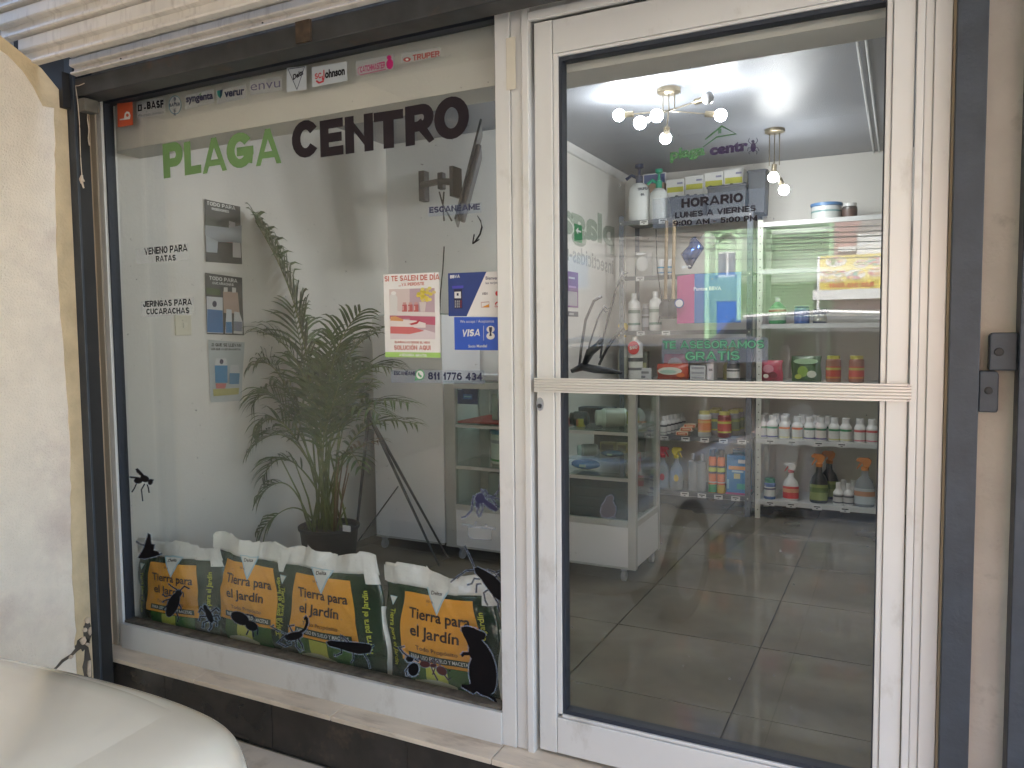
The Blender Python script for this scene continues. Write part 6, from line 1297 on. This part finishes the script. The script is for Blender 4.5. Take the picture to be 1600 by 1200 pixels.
b = MB(); b.add([gp(x, y, .0006) for x, y in ((751.5, 472), (764.5, 471), (764.7, 480.5), (752, 480.5))], [(0, 1, 2, 3)]); b.build('card_mark', mat('grey_rose', (.45, .25, .22), .5), t); poly('card_mark', M_pw_, [(752.3, 473), (763.9, 472.3), (764, 479), (752.6, 479.8)], t, .0009); poly('card_mark', MATS['orange_print'], [(754, 479.5), (764, 475), (764, 480), (754, 480.2)], t, .0012); T('carnet', 753, 476.5, 763, 476, 2.6, V_red, t, 0, .03)
b = MB(); b.tube([gp(774 + 5.6 - 5.6 * math.cos(rad(a)), 476 - 4.4 * math.sin(rad(a)), .0006) for a in range(0, 181, 20)], .0022, 4); b.build('card_mark', MATS['red_disc'], t); T('Carnet', 773, 480, 786.5, 479.7, 2.6, V_red, t, 0, .03)
t = st('visa_sticker', 'bright blue VISA sticker under the bank sticker', 'sticker', 747, 547)
poly('sheet', M_rb, [(709.5, 495.4), (784, 495.6), (784.5, 547.5), (710.5, 546.5)], t)
T('We accept / Aceptamos', 719, 504.5, 772, 503.8, 4.4, V_wht, t, 0, -.005); T('VISA', 721.5, 526, 750, 525, 11, V_wht, t, .24, slant=.18)
poly('bar', V_wht, [(755.3, 509), (755.9, 509), (756, 532), (755.4, 532)], t, .0006)
poly('emblem', V_wht, ell(766.5, 514.5, 6.4, 5.4, n=12), t, .0006); poly('emblem', V_wht, ell(766.5, 525, 6.6, 5.6, n=12), t, .0008); poly('emblem', V_nvy, [(764, 511), (769, 511), (768.5, 517), (767.5, 520), (768.5, 525), (764.5, 525), (765.5, 520), (764.4, 517)], t, .0012)
T('Socio Mundial', 732, 543, 761, 542.5, 4.2, V_wht, t, 0, .015)
# --- insect stickers
def bug(label, body, legs, wings=(), cat='sticker', x=0, y=0, m=V_blk, halo=3.0, name='insect_sticker', ext=()):
    """body: outlines; legs: polylines; each cut out with a pale border"""
    t = st(name, label, cat, x, y); h = MB()
    k = [0]
    for pts in body:
        n = len(pts); cx_, cy_ = sum(p[0] for p in pts) / n, sum(p[1] for p in pts) / n; o_ = []
        for i in range(n):
            a, b_ = pts[i - 1], pts[(i + 1) % n]; dx, dy = b_[0] - a[0], b_[1] - a[1]; l_ = math.hypot(dx, dy) or 1; nx, ny = dy / l_, -dx / l_
            if (pts[i][0] - cx_) * nx + (pts[i][1] - cy_) * ny < 0: nx, ny = -nx, -ny
            o_.append((pts[i][0] + nx * halo, pts[i][1] + ny * halo))
        k[0] += 1; h.add([gp(px_, py_, .00005 * k[0]) for px_, py_ in o_], [tuple(range(n))])
    for pts in legs:
        k[0] += 1; V2 = [Vector(p) for p in pts]; vs, fs = _ribbon(V2, 1.5 + halo * 1.3, halo * .4, False); h.add([gp(v.x, v.y, .00005 * k[0]) for v in vs], fs)
    h.build('cut_edge', V_halo, t)
    b = MB(); k = 0
    for pts in body: b.add([gp(px_, py_, .0020 + .00005 * k) for px_, py_ in pts], [tuple(range(len(pts)))]); k += 1
    for pts in legs:
        k += 1; V2 = [Vector(p) for p in pts]; vs, fs = _ribbon(V2, 1.5, 0, False); b.add([gp(v.x, v.y, .0020 + .00005 * k) for v in vs], fs)
    b.build('silhouette', m, t); return t
bug('black wasp sticker high on the left edge of the glass', [ell(226, 748, 7, 5, 20), ell(216, 751, 6.5, 4.5, 0), ell(235, 753, 3.4, 4.4, 20), [(212, 733), (215, 732), (221, 738), (227, 745), (223, 746), (214, 738)], [(201, 745), (204, 744.5), (218, 746), (217, 748), (205, 746.8)]],
    [[(213, 756), (210, 763), (206, 769)], [(226, 756), (221, 765), (223, 783)], [(230, 757), (232, 763), (233, 770)], [(237, 750), (240, 750)]], x=223, y=780, halo=.8)
bug('black fly sticker with pointed wings over the first soil bag', [[(216, 872), (225, 856), (232, 833), (235, 836), (236, 850), (241, 851), (240, 860), (248, 862), (249, 867), (243, 869), (235, 871), (226, 873)]], [[(226, 852), (218, 850), (213, 846)], [(248, 866), (253, 865)]], x=230, y=872, halo=1.6)
bug('black cockroach sticker over the first soil bag', [ell(270, 945, 8.5, 20, 22), ell(279, 927, 5, 5)], [[(281, 923), (288, 916), (296, 920)], [(277, 922), (268, 916), (263, 912)], [(265, 936), (258, 938), (254, 941)], [(262, 945), (255, 952)], [(279, 943), (283, 950), (282, 955)], [(275, 956), (279, 965), (277, 972)], [(268, 930), (258, 932), (254, 928)]], x=268, y=968, halo=1)
bug('black beetle sticker with a pale ring of legs between the first two bags', [ell(327, 962, 4.5, 12, -22), ell(321, 950, 3, 5, -20)], [[(328, 958), (338, 950), (343, 955)], [(330, 963), (341, 962), (343, 968)], [(330, 968), (339, 972), (338, 979)], [(322, 957), (314, 950), (311, 957)], [(323, 963), (313, 963), (311, 970)], [(326, 970), (318, 973), (317, 981)], [(329, 973), (330, 980), (326, 985)]], x=327, y=985, halo=2.6)
bug('round black tick sticker on the second bag', [ell(375, 966, 15, 9, 28), ell(393, 978, 10, 7, 25)], [[(385, 960), (395, 962), (399, 968)], [(398, 975), (403, 983), (402, 992)], [(388, 985), (385, 992)], [(395, 985), (396, 995)]], x=385, y=992, halo=1.2)
bug('black scorpion sticker between the second and third bags', [ell(459, 994, 14, 6, -12), [(470, 990), (478, 984), (482, 973), (481, 966), (478, 962), (475, 966), (475, 970), (477, 968), (478, 974), (474, 983), (464, 988)]], [[(446, 990), (434, 985), (424, 979), (428, 977)], [(448, 992), (440, 998), (434, 1004), (446, 1010), (456, 1006)], [(452, 998), (448, 1004)], [(462, 998), (463, 1010), (470, 1018)], [(466, 998), (472, 1008), (474, 1016)], [(457, 988), (452, 978), (460, 977)]], x=455, y=1016, halo=2)
bug('black grasshopper sticker across the third bag', [[(510, 1003), (516, 1001), (535, 1003), (555, 1004), (578, 1007), (581, 1012), (578, 1020), (560, 1022), (545, 1018), (530, 1013), (514, 1009)]], [[(540, 1004), (532, 992), (533, 1006)], [(534, 993), (545, 1003)], [(533, 1013), (534, 1020), (524, 1025), (522, 1023)], [(552, 1018), (552, 1030), (548, 1036)], [(568, 1020), (576, 1034), (578, 1044)], [(577, 1012), (584, 1008)]], x=545, y=1040, halo=1.8)
bug('dark red ant sticker over the foot of the rightmost bag', [ell(664, 1038, 8, 5, 10), ell(677, 1040, 5, 3, 0), ell(690, 1048, 9, 6, 35)], [[(672, 1036), (676, 1030), (680, 1036)], [(678, 1037), (684, 1031), (688, 1040)], [(674, 1043), (678, 1052), (684, 1063)], [(680, 1043), (676, 1054)], [(694, 1054), (700, 1062), (704, 1060)], [(660, 1034), (654, 1028)]], x=680, y=1060, halo=1.0, m=mat('dark_red_vinyl', (.05, .012, .012), .4))
bug('grey-edged black beetle sticker left of the ant', [ell(646, 1046, 8, 10, 10), ell(640, 1030, 6, 4, 15)], [[(638, 1026), (630, 1020), (624, 1012), (632, 1010)], [(640, 1040), (634, 1048), (636, 1056)], [(648, 1030), (654, 1034)]], x=642, y=1056, halo=2.6)
bug('large black rat sticker standing upright at the right end of the window', [[(721, 980), (729, 979), (740, 981), (748, 985), (756, 988), (759, 992), (757, 999), (752, 1000), (760, 1009), (768, 1022), (774, 1040), (776, 1056), (775, 1070), (772, 1080), (766, 1086), (775, 1092), (778, 1099), (774, 1102), (768, 1101), (774, 1099), (771, 1094), (764, 1089), (752, 1085), (745, 1080), (740, 1084), (730, 1078), (721, 1073), (722, 1069), (732, 1070), (736, 1068), (733, 1055), (733, 1040), (737, 1029), (733, 1024), (726, 1024), (722, 1027), (720, 1023), (724, 1019), (732, 1019), (733, 1012), (728, 1000), (724, 993), (721, 985)]], [], x=750, y=1100, halo=2.2, name='rat_sticker')
bug('long black cockroach sticker running off the glass beside the mullion', [[(741, 888), (746, 886), (757, 891), (772, 900), (784, 913), (791, 926), (791, 943), (784, 941), (772, 932), (762, 920), (752, 905), (743, 896)]], [[(741, 886), (735, 872), (726, 853)], [(741, 891), (728, 892), (712, 903), (704, 910)], [(762, 890), (775, 895), (785, 890)], [(774, 902), (778, 897), (788, 910)], [(750, 905), (741, 904), (737, 912), (730, 914)], [(752, 912), (745, 913), (744, 926)], [(762, 922), (756, 926), (758, 938), (762, 946)], [(770, 930), (778, 942), (780, 956)]], x=765, y=940, halo=1.6)
bug('navy mosquito sticker beside the mullion', [ell(750, 779, 7.5, 8, 0), [(754, 778), (760, 781), (772, 789), (778, 796), (774, 799), (764, 794), (756, 787)], ell(746, 789, 3, 4)], [[(740, 775), (738, 785), (737, 797), (728, 807), (721, 809)], [(745, 785), (748, 793), (745, 800), (749, 808)], [(752, 786), (755, 794), (750, 806)], [(752, 772), (758, 766), (764, 775), (772, 776), (780, 765), (781, 750)], [(755, 770), (752, 764)], [(758, 776), (775, 779), (790, 782)], [(766, 776), (776, 790), (789, 797)]], x=752, y=808, halo=1.8, m=mat('navy_vinyl', (.018, .018, .06), .4))
bug('small grey trap-like sticker with a bug on top under the mosquito', [[(731, 824), (767, 827), (768, 843), (740, 842), (732, 838)]], [[(722, 819), (740, 822), (774, 826)], [(742, 820), (744, 815)], [(756, 824), (760, 819)]], x=750, y=842, halo=1.2, m=mat('grey_vinyl', (.22, .23, .22), .5))
# --- door stickers
DX = lambda *a: a
t = st('door_logo', 'plaga centro logo with a green roof line and a bug on the door glass', 'lettering', 1115, 245)
V_gt = film('thin_green_print', (.09, .24, .09), .7); V_pt = film('thin_plum_print', (.05, .03, .08), .88)
T('plaga', 1047, 249, 1102, 241, 15, V_gt, t, 0, .05); T('centr', 1109, 242, 1169, 234, 15, V_pt, t, 0, .055)
rfm = MB(); rfm.tube([gp(*q, .0006) for q in ((1102, 218), (1128, 197), (1150, 209), (1120, 214), (1098, 230))], [.002, .003, .003, .002, .001], 5); rfm.build('roof_line', V_gt, t)
poly('window_dots', V_gt, [(1122, 202), (1127, 201), (1127, 208), (1122, 209)], t, .0006)
bb_ = MB(); k = 0
for e in (ell(1177, 230, 4.2, 7.5, 3), ell(1176.5, 221, 2.6, 2.4)): bb_.add([gp(x, y, .0006 + k * .0001) for x, y in e], [tuple(range(len(e)))]); k += 1
for pts in (((1174, 225), (1169, 221), (1171, 216)), ((1180, 225), (1184, 220), (1182, 215)), ((1173, 231), (1169, 231), (1168, 236)), ((1181, 230), (1184, 231), (1186, 236)), ((1174, 235), (1170, 238), (1171, 241)), ((1180, 235), (1183, 237), (1182, 241))):
    k += 1; vs, fs = _ribbon([Vector(p) for p in pts], .9, 0, False); bb_.add([gp(v.x, v.y, .0006 + k * .0001) for v in vs], fs)
bb_.build('bug_mark', V_pt, t)
t = st('opening_hours', 'dark HORARIO opening hours on a bluish film on the door glass', 'lettering', 1115, 355)
poly('film', V_clearb, [(1020, 311), (1199, 293), (1199, 341), (1020, 358)], t)
T('HORARIO', 1065, 325, 1161, 315.5, 14, V_plum, t, .22, lift=.0012); T('LUNES A VIERNES', 1055, 341.5, 1181, 329.8, 9, V_plum, t, .20, lift=.0012); T('9:00 AM - 5:00 PM', 1052, 353.5, 1183, 345, 8.6, V_plum, t, .2, lift=.0012)
t = st('door_notice', 'green lettering TE ASESORAMOS GRATIS with dark outline above the push bar', 'lettering', 1115, 565)
poly('film', V_clearb, [(1034, 529), (1200, 527), (1200, 566), (1034, 567)], t)
M_dg = mat('dark_green_vinyl', (.01, .08, .06), .4); M_mg = mat('mint_vinyl', (.10, .36, .20), .4)
for (s_, x0, y0, x1, y1, H) in (('TE ASESORAMOS', 1036, 545, 1194, 544, 12), ('GRATIS', 1071, 563.5, 1156, 562.5, 14)):
    T(s_, x0 - .8, y0 + .9, x1 + .8, y1 + .9, H + 1.8, M_dg, t, .29, lift=.0012); T(s_, x0 + .6, y0 - .6, x1 - .6, y1 - .6, H - 1.2, M_mg, t, .13, lift=.0022)
bug('small grey mouse sticker on the door glass before the green crate', [[(948, 776), (956, 773), (959, 778), (957, 783), (962, 792), (962, 800), (959, 806), (951, 809), (942, 807), (938, 800), (940, 790), (946, 782)]], [[(942, 804), (942, 808)], [(957, 805), (961, 808)]], x=950, y=808, halo=1.3, m=mat('grey_mouse_vinyl', (.05, .048, .052), .5), name='mouse_sticker')
# --- posters on the inner side wall (x = -3.05)
def wp_(name, m, pts, par, lift): return poly(name, m, pts, par, lift, 0, -3.05)
def wt(body, x0, y0, x1, y1, H, m, par, lift=.004, heavy=.2):
    A, B = at(x0, y0, 0, -3.05), at(x1, y1, 0, -3.05); top = at(x0, y0 - H, 0, -3.05); letter(body, A, B, (top - A).length, m, par, heavy=heavy, N=Vector((1, 0, 0)), lift=lift)
def wpost(label, c, base, x, y):
    t = thing('poster', label, 'poster', at(x, y, 0, -3.05)); b = MB(); n = 8; (x0, y0), (x1, y1), (x2, y2), (x3, y3) = c; vs = []
    for j in range(n + 1):
        for i in range(n + 1):
            u, v = i / n, j / n; px_ = (x0 * (1 - u) + x1 * u) * (1 - v) + (x3 * (1 - u) + x2 * u) * v; py_ = (y0 * (1 - u) + y1 * u) * (1 - v) + (y3 * (1 - u) + y2 * u) * v
            vs.append(at(px_, py_, 0, -3.05) + Vector((.002 + .004 * (abs(2 * u - 1) ** 4) * (v if v > .5 else 1 - v), 0, 0)))
    b.add(vs, [(j * (n + 1) + i, j * (n + 1) + i + 1, (j + 1) * (n + 1) + i + 1, (j + 1) * (n + 1) + i)[::-1] for j in range(n) for i in range(n)]); b.build('sheet', base, t, smooth=True); return t
M_pd_ = mat('poster_dark', (.045, .05, .045), .5, var=.5, scale=14)
t = wpost('dark TODO PARA ROEDORES poster, topmost of the three', [(318, 311), (374, 323), (377, 413), (320, 409)], M_pd_, 347, 410)
wt('TODO PARA', 322, 320, 367, 328.5, 6, V_wht, t); wt('ROEDORES', 330, 328, 357, 333, 4, V_wht, t)
for pts, c in (([(319, 335), (340, 345), (340, 358), (319, 352)], (.03, .05, .03)), ([(319, 352), (356, 356), (376, 352), (376, 380), (340, 378), (319, 368)], (.30, .33, .36)), ([(320, 360), (340, 364), (338, 395), (321, 394)], (.40, .44, .48)), ([(319, 360), (338, 364), (338, 367), (319, 364)], (.05, .12, .40)), ([(356, 345), (366, 348), (366, 372), (356, 370)], (.36, .34, .36)), ([(352, 368), (362, 370), (362, 380), (352, 379)], (.35, .06, .07)), ([(362, 378), (374, 380), (375, 403), (362, 402)], (.55, .52, .52)), ([(362, 383), (374, 385), (374, 394), (362, 392)], (.36, .03, .04))):
    wp_('print', pm(c, .5), pts, t, .0065 + .0002 * len(MATS) % .001)
t = wpost('dark TODO PARA CUCARACHAS poster, middle of the three', [(319, 426), (377, 434), (380, 524), (322, 522)], M_pd_, 350, 522)
wt('TODO PARA', 326, 437, 370, 442, 6, V_wht, t); wt('CUCARACHAS', 331, 444, 364, 447, 4, V_wht, t)
for k, (pts, c) in enumerate((([(321, 449), (343, 452), (343, 462), (321, 460)], (.05, .09, .02)), ([(347, 455), (370, 457), (373, 490), (348, 489)], (.42, .30, .24)), ([(348, 449), (354, 449), (354, 456), (348, 456)], (.60, .58, .55)), ([(361, 449), (367, 450), (367, 457), (361, 457)], (.60, .58, .55)), ([(321, 463), (346, 465), (347, 521), (322, 520)], (.58, .60, .62)), ([(322, 483), (346, 485), (347, 520), (322, 519)], (.03, .15, .36)), ([(352, 483), (360, 484), (361, 521), (350, 521)], (.56, .60, .64)), ([(351, 503), (360, 503), (361, 520), (351, 520)], (.05, .2, .42)), ([(364, 487), (372, 488), (377, 503), (377, 522), (363, 521)], (.55, .56, .56)), ([(363, 502), (376, 503), (376, 518), (363, 517)], (.20, .22, .28)))):
    wp_('print', pm(c, .5), pts, t, .0065 + .0003 * k)
wp_('print', V_nvy, ell(333, 475, 3.5, 5), t, .0100)
t = wpost('pale blue-grey LO QUE SE LLEVAN poster, lowest of the three, half behind the palm', [(324, 531), (381, 535), (376, 626), (328, 629)], mat('poster_pale', (.42, .46, .46), .5), 350, 628)
wt('LO QUE SE LLEVAN', 327, 541, 376, 542, 5, V_blk, t, heavy=.2); wt('LOS QUE YA ESTÁN HARTOS', 329, 547, 375, 547.5, 3, V_blk, t)
for k, (pts, c) in enumerate((([(334, 570), (354, 570), (354, 598), (335, 598)], (.04, .22, .42)), ([(336, 560), (352, 560), (354, 571), (334, 571)], (.55, .58, .58)), ([(357, 582), (373, 582), (372, 600), (357, 600)], (.05, .2, .35)), ([(359, 570), (371, 570), (373, 583), (357, 583)], (.52, .54, .54)), ([(331, 608), (372, 606), (371, 616), (332, 619)], (.38, .36, .12)), ([(335, 599), (352, 599), (350, 607), (336, 607)], (.45, .12, .12)))):
    wp_('print', pm(c, .5), pts, t, .0065 + .0003 * k)
wp_('print', V_nvy, ell(344, 565, 3, 4), t, .0095)
